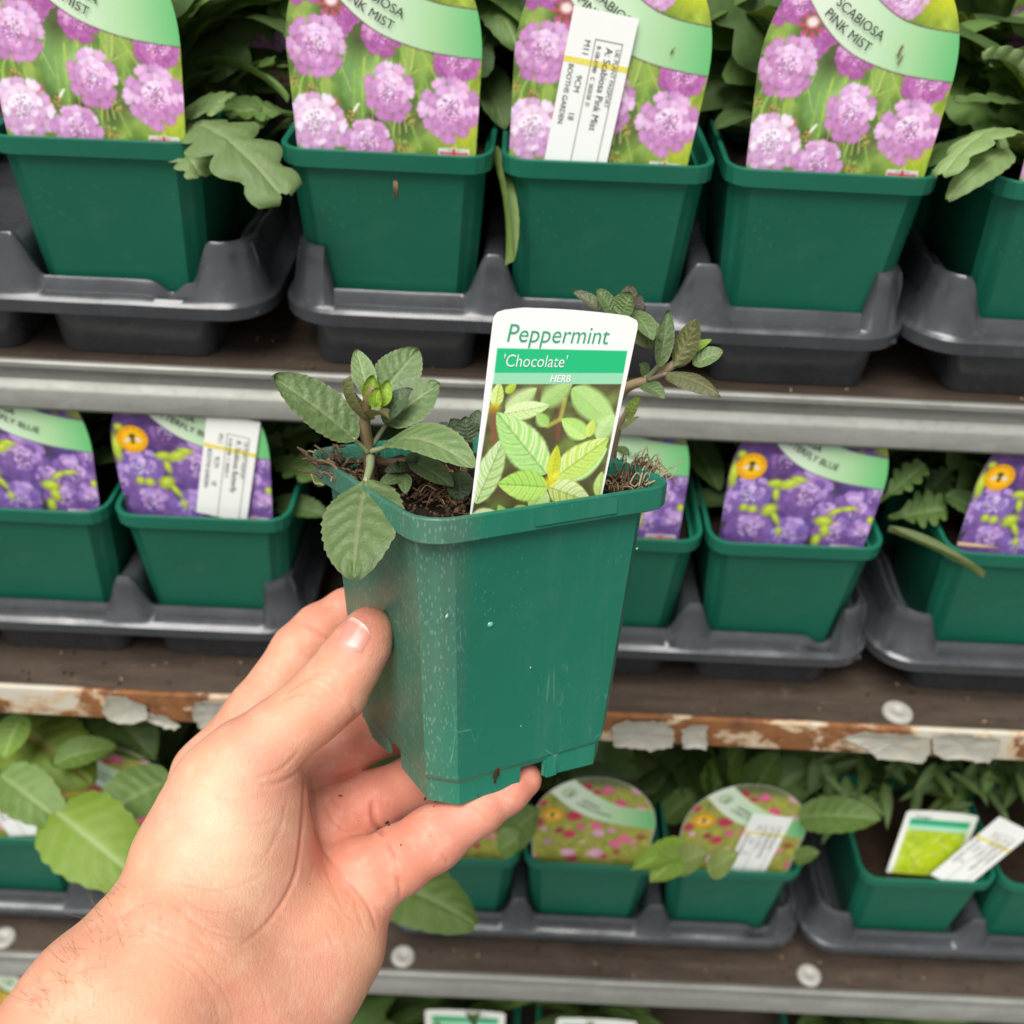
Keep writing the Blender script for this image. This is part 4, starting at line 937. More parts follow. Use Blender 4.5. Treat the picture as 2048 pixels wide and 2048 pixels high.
hero_leaf(pl, (1420, 1600, .73), (1490, 1480, .71), 75, 'toothed', BIG, seed=53, cup=.2); hero_leaf(pl, (1330, 1640, .73), (1400, 1580, .72), 60, 'toothed', BIGD, seed=54)
hero_leaf(pl, (1100, 1560, .72), (1010, 1500, .70), 90, 'toothed', BIGD, seed=63); hero_leaf(pl, (1240, 1500, .74), (1380, 1470, .72), 100, 'toothed', dict(col=(.10, .17, .03), vein=(.2, .28, .08)), seed=64)
hero_leaf(pl, (1500, 1600, .72), (1560, 1500, .70), 80, 'toothed', BIGD, seed=65); hero_leaf(pl, (1560, 1560, .73), (1660, 1510, .72), 90, 'round', BIGD, seed=66)
pl = ROS3[5]
hero_leaf(pl, (1600, 1635, .655), (1762, 1640, .63), 82, 'round', dict(col=(.125, .225, .040), vein=(.25, .34, .12)), seed=55, bend=.08, nw=9)
hero_leaf(pl, (1345, 1735, .615), (1420, 1705, .605), 60, 'round', dict(col=(.21, .27, .06), vein=(.3, .36, .12)), seed=56); hero_leaf(pl, (1420, 1745, .612), (1478, 1705, .60), 50, 'round', dict(col=(.22, .29, .07), vein=(.3, .36, .12)), seed=57)
hero_leaf(pl, (1590, 1720, .64), (1640, 1705, .63), 36, 'round', BIGD, seed=60)
pl = HERB[0]
HL = dict(col=(.125, .215, .060), vein=(.20, .30, .10))
rg = random.Random(5)
for k in range(64):
    x, y = rg.uniform(1630, 2070), rg.uniform(1500, 1610); a = rg.uniform(.3, 2.8); L = rg.uniform(55, 110)
    hero_leaf(HERB[0] if x < 1880 else HERB[1], (x, y, rg.uniform(.685, .73)), (x+L*math.cos(a), y+L*math.sin(a)*.9, rg.uniform(.68, .71)), rg.uniform(17, 26), 'lance', HL if k % 3 else BIGD, seed=300+k, bend=.08, cup=.15, nl=14, nw=3)
# herb label and the loose white strip leaning over it
def paint_herb():
    rng = np.random.default_rng(41); cv = Cv(-.02, 1.02, -.4, 1.25, 90, (246, 247, 238))
    def rc(x0, x1, y0, y1): return lambda X, Y: ((X > x0) & (X < x1) & (Y > y0) & (Y < y1)).astype(float)
    cv.poly(rc(.08, .92, -.4, .70), (188, 208, 40))
    X0 = cv.a.copy(); greenery(cv, rng, [(206, 216, 60), (160, 196, 40), (222, 222, 120), (176, 190, 30), (140, 180, 60)], 120, .03, .10)
    for k in range(40): x, y = rng.uniform(.1, .9), rng.uniform(-.1, .7); cv.line([(x, y), (x+rng.normal(.06, .08), y+rng.uniform(.03, .12))], .012, [(232, 232, 150), (150, 190, 40), (206, 196, 120)][rng.integers(3)], .7)
    cv.poly(lambda X, Y: ((X < .08) | (X > .92) | (Y > .70)).astype(float), (246, 247, 238))
    cv.poly(rc(.08, .92, .70, .78), (176, 232, 200)); cv.poly(rc(.08, .92, .78, .89), (52, 178, 126))
    return cv
HCV = paint_herb()
def herb_half(z): W = .032; return np.where(z < .062, W, W*np.maximum(0, 1-(np.maximum(z-.062, 0)/.005)**4)**.5+1e-5)
ME_HERB = card_mesh('herb_label', HCV, herb_half, -.008, .0668, 70, 90, .064, M['print'])
HT = text_mesh('lettering', 'Tarragon', .0050, M['grey'], .8, shear=.15, fn=rot_fn(-.024, .0585, 0))
def herb_label(x, yf, zi, label, roll, lean, dz=0., dy=.010, rise=1.0):
    e = empty('plant_label', T(x, yf+dy, SHZ[zi]+CZ+POTH+dz) @ RY(roll) @ RX(-lean) @ Matrix.Scale(rise, 4), label, 'plant label', 'white herb labels'); link('card', ME_HERB, e); link('lettering', HT, e); return e
p = atZ(1872, 1755, ZR[2]); herb_label(p[0]-.006, YF3, 2, 'small white herb label with green band, under a loose white strip', 3, 10, -.001, .012, .74)
e = empty('loose_label_strip', T(p[0]-.001, YF3+.0025, SHZ[2]+CZ+POTH-.004) @ RZ(-4) @ RY(27) @ RX(-6), 'loose white printed strip leaning across the herb label', 'label strip')
b, yl, bx_, ty = STK
for nm, me in [('strip', b), ('yellow_line', yl), ('frame_line', bx_)]+[('lettering', t) for t in ty]: link(nm, me, e, T(-.008, 0, .009) @ Matrix.Scale(1.05, 4))

# ------ lowest shelf, only the tops of its labels reach the light
for i, (xp, yp, lab) in enumerate(((930, 2027, 'white herb label top peeping out below the lower shelf rail'), (1195, 2044, 'white herb label edge at the very bottom of the picture'))):
    p = atY(xp, yp, .430); x = p[0]
    e = empty('plant_label', T(x, .430, p[2]-.0665) @ RX(-2), lab, 'plant label', 'white herb labels'); link('card', ME_HERB, e)
    pot(x, .415, 3, ['green pot below the lower rail under the white label top', 'green pot below the lower rail, right of the white label top'][i], 'pots on the lowest shelf')
    rosette(x, .425, 3, ('herb_plant', 'lance'), ['dark herb around the white label top', 'dark herb right of the white label top'][i], 'plant', 'plants on the lowest shelf', 40, 310+i, True, 1.7)
for i, (xp, yp, lab, k) in enumerate(((672, 2012, 'pink mixed label top beside the heel of the hand', 'mix'), (44, 1958, 'pink mixed label top beside the forearm', 'mix'))):
    p = atY(xp, yp, .430); x = p[0]; dzz = p[2]-.084-(SHZ[3]+CZ+POTH+.001)
    plabel(x, .420, 3, k, lab, 0, 4, dz=dzz, dy=.010)
    pot(x, .415, 3, ['green pot below the lower rail beside the heel of the hand', 'green pot below the lower rail beside the forearm'][i], 'pots on the lowest shelf')
    rosette(x, .425, 3, ('scabious_plant', 'scab'), ['dark plant under the lower rail beside the heel of the hand', 'dark plant under the lower rail beside the forearm'][i], 'plant', 'plants on the lowest shelf', 14, 320+i, True, 1.5)
for i, x in enumerate((.30, .42)):
    pot(x, .415, 3, 'green pot below the lower rail, %s of the two at far right' % ('left', 'right')[i], 'pots on the lowest shelf')
    rosette(x, .425, 3, ('herb_plant', 'lance'), 'dark herb below the lower rail, %s of the two at far right' % ('left', 'right')[i], 'plant', 'plants on the lowest shelf', 40, 330+i, True, 1.8)
# ------------------------------------------------------------------ the pot in the hand
_RC = np.array([[.8586, -.5120, .0260], [.1329, .2713, .9533], [.4951, .8150, -.3010]])      # the pot's axes as the camera sees them
HA = np.stack([_rt, _up, _fw], 1) @ _RC; HP = CAMP+_rt*-.01197+_up*-.0835+_fw*.3861
HM = Matrix([[*HA[0], HP[0]], [*HA[1], HP[1]], [*HA[2], HP[2]], [0, 0, 0, 1]])
def onheld(x, y, zl):                        # picture ray on a level of the tilted pot
    d = ray(x, y); n = HA[:, 2]; return CAMP+d*(((HP-CAMP+n*zl)@n)/(d@n))
HPOT = empty('plant_pot', HM, 'dusty green square pot held up in the hand', 'plant pot')
V, F = loft([section(*a[:2], a[2], a[3]) for a in BODY[2:]]); b0 = section(.0352, .0078, .0105, 0)
link('body', mk('held_body', V, F, None, True, 20, M['heldpot']), HPOT)
V, F = loft([section(a[0]+(.0015 if 1 <= k <= 6 else .0005 if k == 7 else 0), a[1], a[2], a[3]) for k, a in enumerate(RIM)]); link('rim', mk('held_rim', V, F, None, True, 22, M['heldpot']), HPOT)
link('rim_plate', tabmesh(M['heldpot']), HPOT, T(.006, -.0014, 0))
mb = MB(); V, F = loft([section(.0345, .0078, .0072, 0), section(.0355, .0078, .0094, 0)], cap0=True); mb.add(V, F); link('base', mb.mesh('base', M['heldpot'], True, 20), HPOT)
# skirt below the ledge, with the drainage notches
def skirt():
    h0, c = .0345, .0078; P = []             # perimeter with notch flags, counter-clockwise from above
    sides = [((-h0+c, -h0), (h0-c, -h0)), ((h0, -h0+c), (h0, h0-c)), ((h0-c, h0), (-h0+c, h0)), ((-h0, h0-c), (-h0, -h0+c))]
    cuts = [((.43, .61),), ((.4, .6),), ((.4, .6),), ((.42, .62),)]; chains = [[]]
    for (a, b), cu in zip(sides, cuts):
        a, b = np.array(a), np.array(b); chains[-1].append(a)
        for u, v in cu: chains[-1].append(a+(b-a)*u); chains.append([a+(b-a)*v])
        chains[-1].append(b)
    chains[0] = chains[-1]+chains[0]; chains.pop()
    mb = MB()
    for ch in chains:
        ch = np.array(ch); n = len(ch); V = []
        for k, p in enumerate(ch):
            q = p*(1-.0013/h0); zb = 0. if 0 < k < n-1 else .0012
            V += [(p[0], p[1], zb), (p[0]*1.016, p[1]*1.016, .0094), (q[0], q[1], zb), (q[0]*1.016, q[1]*1.016, .0094)]
        F = []
        for k in range(n-1): i = 4*k; j = i+4; F += [(i, j, j+1, i+1), (j+2, i+2, i+3, j+3), (j, i, i+2, j+2)]
        F += [(1, 3, 2, 0), (4*n-4, 4*n-2, 4*n-1, 4*n-3)]; mb.add(V, F)
    return mb.mesh('skirt', M['heldpot'], True, 15)
link('skirt', skirt(), HPOT)
for (x0, x1) in ((.0064, .0105),):
    mb = MB(); mb.box(x0, x1, -.0355, -.0345, .001, .0090); link('moulded_step', mb.mesh('moulded_step', M['heldpot'], True, 20), HPOT)
so = link('compost', soil_mesh(9, .0412, .0965, .0036), HPOT); so['kind'] = 'stuff'
# loose root fibres and bark lying on the compost
mb = MB(); rg = np.random.default_rng(3)
def fibre(P, r, c): mb.tube(bez(P, 5), np.linspace(r, r*.45, (len(P)-1)*5+1), 4, c)
FC = [(.16, .10, .06), (.25, .17, .10), (.09, .055, .032), (.38, .29, .19), (.13, .07, .035), (.30, .20, .10)]
def fib_at(x, y, zl, L, c=None, lift=.004, ang=None, r=None):
    p = onheld(x, y, zl); a = rg.uniform(0, 6.28) if ang is None else ang
    d = HA[:, 0]*math.cos(a)+HA[:, 1]*math.sin(a); n = HA[:, 2]; s_ = np.cross(d, n)
    k1, k2 = rg.normal(0, .3), rg.normal(0, .5)
    fibre([p, p+d*L*.35+n*lift*rg.random()+s_*L*.2*k1, p+d*L*.7+n*lift*rg.random()*1.4+s_*L*.3*k2, p+d*L+n*lift*rg.uniform(-.3, 1.5)+s_*L*.25*k2], r or rg.uniform(.00025, .0006), c or FC[rg.integers(len(FC))])
for k in range(60): fib_at(rg.uniform(640, 745), rg.uniform(905, 970), .100, rg.uniform(.004, .011), FC[rg.integers(4)], .002, math.pi*.5+rg.normal(0, .7))
for k in range(12): fib_at(rg.uniform(632, 690), rg.uniform(905, 955), .104, rg.uniform(.006, .013), FC[rg.integers(3)], .002, rg.normal(1.9, .35), .0006)
for k in range(130):
    x = rg.uniform(800, 935); y = rg.uniform(955, 1040)
    if y < 985+(x-800)*.45: fib_at(x, y, .098, rg.uniform(.004, .012), FC[[2, 4, 4, 4, 5, 4][rg.integers(6)]], .003, None, rg.uniform(.0002, .00045))
for k in range(120): fib_at(rg.uniform(1215, 1315), rg.uniform(930, 985), .099, rg.uniform(.003, .009), None, .003)
for k in range(26): fib_at(rg.uniform(1235, 1310), rg.uniform(940, 975), .101, rg.uniform(.004, .009), FC[[1, 3, 2][rg.integers(3)]], .006, rg.normal(.2, .9), .0004)
for k in range(5): fib_at(rg.uniform(1290, 1320), rg.uniform(955, 975), .102, rg.uniform(.008, .014), FC[3], .003, rg.normal(.3, .25), .0004)
for k in range(420):
    x, y = [(rg.uniform(650, 760), rg.uniform(905, 985)), (rg.uniform(790, 940), rg.uniform(950, 1045)), (rg.uniform(1205, 1330), rg.uniform(925, 990))][k % 3]
    p = onheld(x, y, rg.uniform(.0985, .1010)); q = HA.T@(p-HP)
    if abs(q[0]) > .041 or abs(q[1]) > .041: continue
    r = rg.uniform(.0004, .0013); d = rg.normal(size=3); d /= np.linalg.norm(d); mb.tube([p-d*r, p-d*r*.3, p+d*r*.5, p+d*r], [r*.3, r*.8, r*.7, r*.2], 5, [(.05, .028, .014), (.03, .018, .010), (.09, .05, .025), (.02, .013, .008)][k % 4])
fb = wlink('root_fibres', mb.mesh('root_fibres', M['fibre']), HPOT); fb['kind'] = 'stuff'
# specks of soil, a water drop and a scrape on the pot
def heldface(x, y, yl=-.0385):               # picture ray on the (sloping) front of the pot
    d = ray(x, y); zb, zt = .0140, .0915; n = nrm(HA[:, 1]*-1+HA[:, 2]*-((.0420-.0362)/(zt-zb))); p0 = HP+HA[:, 1]*-.0362+HA[:, 2]*zb
    return CAMP+d*(((p0-CAMP)@n)/(d@n)), n
def blob(name, x, y, r, mat, asp=1., h=.4, jag=.0, seed=0, parent=None):
    p, n = heldface(x, y); u = nrm(np.cross(_up, n)); v = np.cross(n, u); rg2 = np.random.default_rng(seed); V = [p+n*r*h]; F = []; m = 12
    for q, hh in ((.6, .75), (1., 0.)):
        for k in range(m):
            a = 2*math.pi*k/m; rr = r*q*(1+jag*rg2.normal()); V.append(p+u*rr*math.cos(a)+v*rr*asp*math.sin(a)+n*r*h*hh)
    F = [(0, 1+k, 1+(k+1) % m) for k in range(m)]+[(1+k, 1+m+k, 1+m+(k+1) % m, 1+(k+1) % m) for k in range(m)]
    return wlink(name, mk(name, V, F, None, True, None, mat), parent or HPOT)
s_ = NT('water_drop'); s_.set(Base_Color=(.10, .42, .30), Roughness=.05, Specular_IOR_Level=.9, Coat_Weight=.6); M['drop'] = s_.m
blob('water_drop', 981, 1249, .0011, M['drop'], .85, .6)
M['dirt'] = m_plain('soil_smear', (.030, .014, .006), (.08, .035, .014), .9, 900, .2)
for i, (x, y, r, a) in enumerate(((994, 1545, .0012, 2.0), (990, 1560, .0006, 2.2), (956, 1591, .0003, 1), (1106, 1170, .00022, 1), (1034, 1383, .0002, 1.5))): blob('soil_speck', x, y, r, M['dirt'], a, .25, .22, i)
M['chalk'] = m_plain('lime_mark', (.45, .60, .52), (.62, .74, .66), .8, 700, .3)
for i, (x, y, r, a) in enumerate(((1061, 1335, .00035, 1), (1042, 1452, .0004, .6), (893, 1232, .0004, 1.8), (1274, 1097, .0004, 1))): blob('lime_speck', x, y, r, M['chalk'], a, .2, .25, 20+i)
# ridge of the ledge line picks up a worn edge
# ------------------------------------------------------------------ herb label in the pot
LP0, LP1, LP2 = at(940, 1040, .3112), at(1205, 1000, .3338), at(1130, 640, .3055)
LN = nrm(np.cross(LP1-LP0, LP2-LP0)); LN = LN if LN@_fw < 0 else -LN
LX = nrm(LP1-LP0); LZ = np.cross(LX, -LN); LZ = LZ if LZ@_up > 0 else -LZ
def onlab(x, y):
    x = np.asarray(x, float); y = np.asarray(y, float); d = _fw+_rt*((x-1024)/FX)[..., None]+_up*((1024-y)/FX)[..., None]
    t = ((LP0-CAMP)@LN)/(d@LN); return CAMP+d*t[..., None]
def paint_mint():
    rng = np.random.default_rng(51); S = 1/4.2
    cv = Cv(925, 1285, -1085, -610, .85, (250, 251, 246))           # y is minus the picture's, so that it points up
    def c7(x, y): return (940+x*S, -(600+y*S))
    def quad(pts, col, al=1.):
        P = np.array(pts, float)
        def m(X, Y):
            o = np.ones_like(X)
            for a, b in zip(P, np.roll(P, -1, 0)):
                e = b-a; n = np.array([-e[1], e[0]])/np.hypot(*e); o = np.minimum(o, np.clip(((X-a[0])*n[0]+(Y-a[1])*n[1])*cv.n*.8+.5, 0, 1))
            return o
        cv.poly(m, col, al); return m
    ph = [c7(25, 1850-60+240), c7(1098, 1850-60+240), c7(1273, 703), c7(190, 703)]
    ph = [c7(-30, 2100), c7(1010, 2100), c7(1272, 703), c7(191, 703)]
    keep = cv.a.copy()
    cv.a[:] = (66, 62, 38)
    for k in range(170):
        x, y = rng.uniform(0, 1280), rng.uniform(700, 1900); cv.ell(*c7(x, y), rng.uniform(6, 30), rng.uniform(5, 18), rng.uniform(0, 3), [(104, 132, 58), (62, 58, 34), (84, 96, 44), (50, 42, 28), (130, 160, 76), (72, 52, 36)][rng.integers(6)], .6, .7)
    def lf(b, t, w_, lo, hi, vein=1., blur=0., side=0., K=6):
        b, t = np.array(c7(*b)), np.array(c7(*t)); w_ = w_*S; L = np.linalg.norm(t-b); a = (t-b)/L; q = cv.win(*((b+t)/2), L*.7+w_)
        if q is None: return
        sl, X, Y = q; u = ((X-b[0])*a[0]+(Y-b[1])*a[1])/L; v = -(X-b[0])*a[1]+(Y-b[1])*a[0]
        uu = np.clip(u, 0, 1); hw = w_*.5*np.sin(np.pi*uu**.8)**.75*(1+.03*np.abs(np.sin(uu*44))*vein)+1e-3; qq = np.abs(v)/hw
        sf = .06+blur; m = np.clip((1+sf-qq)/(2*sf), 0, 1)*((u > 0) & (u < 1))
        p_ = uu*K-1.5*qq**1.4*(.6+.4*uu); vn = np.exp(-(((p_+.5) % 1-.5)/.09)**2); md = np.exp(-(np.abs(v)/(w_*.022+.25))**2)
        pf = .5-.5*np.cos((p_+.5)*2*np.pi); sh = np.where(v*side > 0, .35, 1.) if side else 1.
        tt = np.clip((.22+.60*pf*vein*sh)+(1-vein)*.35+.12*np.sign(v)*(1 if not side else 0)+rng.normal(0, .05, u.shape), 0, 1)
        col = np.array(lo)*(1-tt[..., None])+np.array(hi)*tt[..., None]; dk = np.array(lo)*.76
        z = (np.maximum(vn*.55*(1-qq**4), md*.7)*vein)[..., None]; col = col*(1-z)+dk*z; ed = np.clip((qq-.86)/.14, 0, 1)[..., None]*.35*vein; col = col*(1-ed)+np.array(lo)*.8*ed
        cv.put(sl, m*(1 if blur < .3 else .92), col)
    G0, G1 = (124, 182, 66), (200, 232, 132); Y0, Y1 = (150, 186, 50), (238, 246, 180); P0_, P1_ = (162, 204, 100), (240, 248, 204); B0, B1 = (122, 172, 80), (176, 212, 122)
    cv.line([c7(790, 720), c7(760, 900), c7(735, 1160)], 5, (98, 62, 44), .9); cv.line([c7(800, 830), c7(760, 1000), c7(650, 1060)], 4, (150, 152, 62), .9)
    cv.line([c7(200, 940), c7(200, 1180)], 7, (110, 70, 48), .9); cv.line([c7(650, 1560), c7(580, 1800)], 7, (92, 62, 44), 1)
    lf((860, 740), (1230, 1060), 250, B0, B1, .0, .12); lf((600, 880), (860, 690), 170, B0, B1, .0, .3); lf((300, 930), (560, 740), 150, (150, 190, 100), (206, 226, 156), 0, .35); lf((1070, 1170), (1210, 960), 160, (140, 186, 96), (196, 222, 150), 0, .3)
    lf((210, 900), (250, 690), 110, Y0, Y1, 1); lf((300, 780), (390, 700), 70, (120, 160, 30), (190, 214, 70), .3, .2)
    cv.ell(*c7(200, 905), 11, 8, .3, (196, 156, 30), .9, .5); cv.ell(*c7(190, 930), 9, 7, 0, (120, 86, 30), .7, .6)
    lf((285, 960), (668, 885), 150, P0_, P1_, 1, .05); lf((650, 1060), (560, 950), 110, G0, (160, 196, 110), .2, .25)
    lf((985, 1150), (770, 1000), 170, G0, G1, .15, .12); lf((990, 1150), (1040, 1000), 80, (150, 186, 50), (216, 230, 120), .4, .1)
    lf((50, 1710), (290, 1150), 210, (126, 166, 76), (224, 238, 190), 1, .03, 0, 7)
    lf((640, 1460), (225, 945), 330, (118, 184, 78), (236, 250, 180), 1, .02, 1., 6)
    lf((760, 1500), (1150, 1240), 220, (146, 204, 100), (206, 236, 160), .25, .05); lf((705, 1500), (1165, 1160), 235, (150, 190, 44), (242, 250, 190), 1, .02, -1., 6)
    lf((680, 1520), (735, 1220), 110, (150, 164, 26), (214, 216, 60), .6, .04); lf((660, 1570), (1020, 1700), 240, (144, 168, 44), (240, 246, 206), 1, .03)
    lf((640, 1600), (500, 1760), 190, (132, 172, 82), (204, 226, 150), .8, .04); lf((655, 1570), (235, 1545), 260, (118, 178, 60), (204, 234, 110), 1, .02, 0, 7)
    lf((1080, 1660), (1110, 1440), 110, (126, 168, 70), (200, 222, 130), .5, .1); lf((0, 1860), (260, 1800), 170, (160, 190, 110), (226, 238, 186), .6, .06); lf((300, 1850), (240, 1720), 90, (120, 158, 70), (170, 200, 110), .3, .2)
    lf((360, 1790), (470, 1730), 80, (110, 150, 50), (170, 200, 90), .4, .15)
    cv.ell(*c7(680, 1520), 13, 10, .6, (206, 196, 40), .9, .5); cv.ell(*c7(720, 1470), 9, 6, .6, (222, 210, 60), .9, .5)
    cv.a[:] = 255*(cv.a/255)**.74; cv.a[:] = np.clip((cv.a-128)*1.16+128, 0, 255); cv.mottle(2, .045, rng, 1); pic = cv.a.copy(); cv.a[:] = keep
    quad(ph, lambda X, Y: pic)
    quad([c7(190, 706), c7(1274, 706), c7(1290, 612), c7(206, 612)], (160, 224, 182)); quad([c7(205, 612), c7(1290, 614), c7(1322, 428), c7(229, 405)], (32, 196, 128))
    return cv
HLAB = empty('plant_label', Matrix.Translation(onlab(np.array(1080.), np.array(1030.))), 'white peppermint label standing in the held pot', 'plant label')
def herb_card():
    cvm = paint_mint()
    yk = [615.5, 616.2, 618, 622.6, 627.4, 632, 640.5, 648, 660, 1040, 1080]
    lk = [1049, 1035, 1021, 999.5, 994.5, 990.5, 987.6, 986.6, 985.2, 940, 935.2]; rk = [1051, 1085, 1125, 1178, 1226, 1257, 1273, 1276, 1274.5, 1193.6, 1185]
    ys = np.concatenate([np.linspace(615.5, 648, 44), np.linspace(648, 1066, 330)[1:]]); nu = 250
    l = np.interp(ys, yk, lk); r = np.interp(ys, yk, rk); u = np.linspace(0, 1, nu); X = l[:, None]+(r-l)[:, None]*u[None]; Y = np.repeat(ys[:, None], nu, 1)
    Pf = onlab(X, Y); C = cvm.sample(X, -Y); nv = len(ys)
    A = (np.arange(nv-1)[:, None]*nu+np.arange(nu-1)[None]).ravel(); Q = np.stack([A, A+nu, A+nu+1, A+1], 1)
    rows = [k for k in range(0, nv, 6)]; Vb = []; n = nu*nv; Qb = []
    for k in rows: Vb += [Pf[k, 0]-LN*.0006, Pf[k, -1]-LN*.0006]
    for i in range(len(rows)-1): b = n+2*i; Qb += [(b, b+1, b+3, b+2), (rows[i]*nu, b, b+2, rows[i+1]*nu), (b+1, rows[i]*nu+nu-1, rows[i+1]*nu+nu-1, b+3)]
    V = np.vstack([Pf.reshape(-1, 3), Vb]); cols = np.vstack([C.reshape(-1, 3), np.ones((len(Vb), 3))*.78])
    return mkq('herb_card', V, np.vstack([Q, Qb]), cols, True, M['printheld'])
wlink('card', herb_card(), HLAB)
def lab_type(body, p0, p1, size_px, mat, shear=0., bold=0., sx=None):
    """type from picture point p0 to p1 on the label plane"""
    A_, B_ = onlab(np.array(float(p0[0])), np.array(float(p0[1]))), onlab(np.array(float(p1[0])), np.array(float(p1[1])))
    ex = nrm(B_-A_); ez = nrm(np.cross(ex, -LN)); ez = ez if ez@_up > 0 else -ez; k = size_px*.318/FX
    def fn(c):
        w_ = c[:, 0].max()-c[:, 0].min(); s = np.linalg.norm(B_-A_)/w_; x = (c[:, 0]-c[:, 0].min())*s
        return A_+ex*x[:, None]+ez*c[:, 1][:, None]+LN*.00018
    wlink('lettering', text_mesh('lettering', body, k, mat, 1, shear, bold=bold, fn=fn), HLAB)
lab_type('Peppermint', (1013, 683), (1216, 688), 49, M['gink'], .14, -.00003)
lab_type("'Chocolate'", (1006, 733), (1133, 734.5), 34, M['wink'], .10, -.00002)
lab_type('HERB', (1099.5, 763.5), (1140, 764), 20, M['wink'], .14, .00007)
# ------------------------------------------------------------------ the mint in the held pot
MINT = empty('mint_plant', Matrix.Translation(onheld(735, 935, .097)), 'dark green peppermint shoots growing in the held pot', 'plant')
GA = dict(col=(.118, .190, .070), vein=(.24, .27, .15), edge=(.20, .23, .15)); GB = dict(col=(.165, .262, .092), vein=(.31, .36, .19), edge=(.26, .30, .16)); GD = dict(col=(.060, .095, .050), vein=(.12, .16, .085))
GP = dict(col=(.13, .085, .065), vein=(.26, .18, .15), edge=(.16, .20, .08)); GO = dict(col=(.16, .165, .055), vein=(.26, .20, .12), edge=(.20, .16, .10)); GY = dict(col=(.26, .42, .025), vein=(.38, .55, .06)); GV = dict(col=(.055, .030, .034), vein=(.11, .07, .07))
FWD = -_fw
def ml(b, t, w_, pal, up=None, **k):
    k.setdefault('bend', .07); k.setdefault('cup', .10); k.setdefault('pr', .0008); return hero_leaf(MINT, b, t, w_*1.10, 'mint', pal, up if up is not None else FWD*.8+_up*.5, mat='mint', nl=56, nw=11, **k)
mb = MB()
def stem(P, r0, r1, c): Q = bez([at(*p) for p in P], 8); mb = MB(); mb.tube(Q, np.linspace(r0, r1, len(Q)), 10, c); wlink('stem', mb.mesh('stem', M['stem']), MINT)
stem([(742, 955, .355), (738, 905, .348), (730, 850, .340), (735, 800, .336), (748, 775, .334)], .0024, .0013, (.24, .17, .085))
stem([(741, 915, .350), (775, 925, .352), (815, 922, .354)], .0017, .0013, (.15, .09, .05))
stem([(1235, 800, .372), (1256, 774, .362), (1294, 759, .356), (1344, 731, .352), (1362, 716, .351)], .0019, .0013, (.36, .27, .15))
stem([(1225, 930, .375), (1232, 880, .370), (1243, 845, .366), (1256, 815, .364)], .0012, .0007, (.20, .14, .08))
stem([(1235, 800, .372), (1200, 720, .365), (1240, 640, .350)], .0017, .0012, (.26, .16, .10))
stem([(925, 960, .352), (940, 900, .350), (935, 860, .349)], .0012, .0008, (.16, .09, .05))
ml((711, 880, .340), (543, 753, .330), 92, GB, seed=101, bend=.06, cup=.14, petiole=[(736, 905, .346)])
ml((770, 850, .343), (880, 768, .345), 96, GA, seed=106, bend=.06, cup=.10, petiole=[(745, 890, .346)])
ml((758, 795, .345), (836, 700, .350), 82, GB, seed=102, bend=.04, up=FWD+_up*.1)
ml((738, 795, .342), (712, 700, .345), 44, GB, seed=103, bend=.04, up=FWD+_rt*.3)
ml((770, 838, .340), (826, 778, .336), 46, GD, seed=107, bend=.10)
ml((750, 812, .337), (747, 748, .334), 36, GY, puff=.25, seed=104, bend=.12, cup=.3, up=FWD-_rt*.2); ml((757, 812, .336), (774, 758, .334), 30, GY, puff=.25, seed=105, bend=.12, cup=.3, up=FWD+_rt*.4); ml((753, 815, .335), (757, 772, .332), 26, GY, puff=.25, seed=115, bend=.15, cup=.3)
ml((731, 842, .338), (685, 762, .322), 40, GO, seed=108, bend=-.10, cup=.45, up=_rt*.9+_up*.35-_fw*.35, twist=.5)
ml((738, 842, .337), (778, 838, .322), 34, dict(col=(.17, .135, .055), vein=(.24, .17, .09)), seed=109, bend=.10, cup=.3, up=_up*.9+FWD*.3)
ml((776, 888, .338), (953, 940, .3085), 98, GB, seed=110, bend=.14, cup=.06, up=_up*.7+FWD*.7, petiole=[(742, 902, .346), (760, 898, .342)])
ml((822, 920, .345), (909, 977, .330), 46, GA, seed=111, bend=.06, cup=.15, up=_up*.5+FWD*.6-_rt*.2)
ml((733, 958, .330), (706, 1157, .302), 152, GB, seed=112, bend=.05, cup=-.05, up=FWD*.9+_up*.3-_rt*.15, petiole=[(741, 915, .347), (740, 935, .338)], pr=.0013)
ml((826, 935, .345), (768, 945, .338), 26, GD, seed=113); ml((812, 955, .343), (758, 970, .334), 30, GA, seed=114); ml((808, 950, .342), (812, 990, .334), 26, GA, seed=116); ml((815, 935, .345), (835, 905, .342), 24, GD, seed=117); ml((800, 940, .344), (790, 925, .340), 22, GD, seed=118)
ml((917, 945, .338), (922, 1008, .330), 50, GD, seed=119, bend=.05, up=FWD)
ml((938, 890, .346), (900, 838, .343), 42, GD, seed=120, up=FWD+_rt*.3); ml((938, 885, .345), (930, 832, .343), 40, GD, seed=121, up=FWD); ml((905, 865, .348), (872, 850, .346), 26, GD, seed=122); ml((945, 870, .346), (958, 820, .345), 30, GD, seed=123)
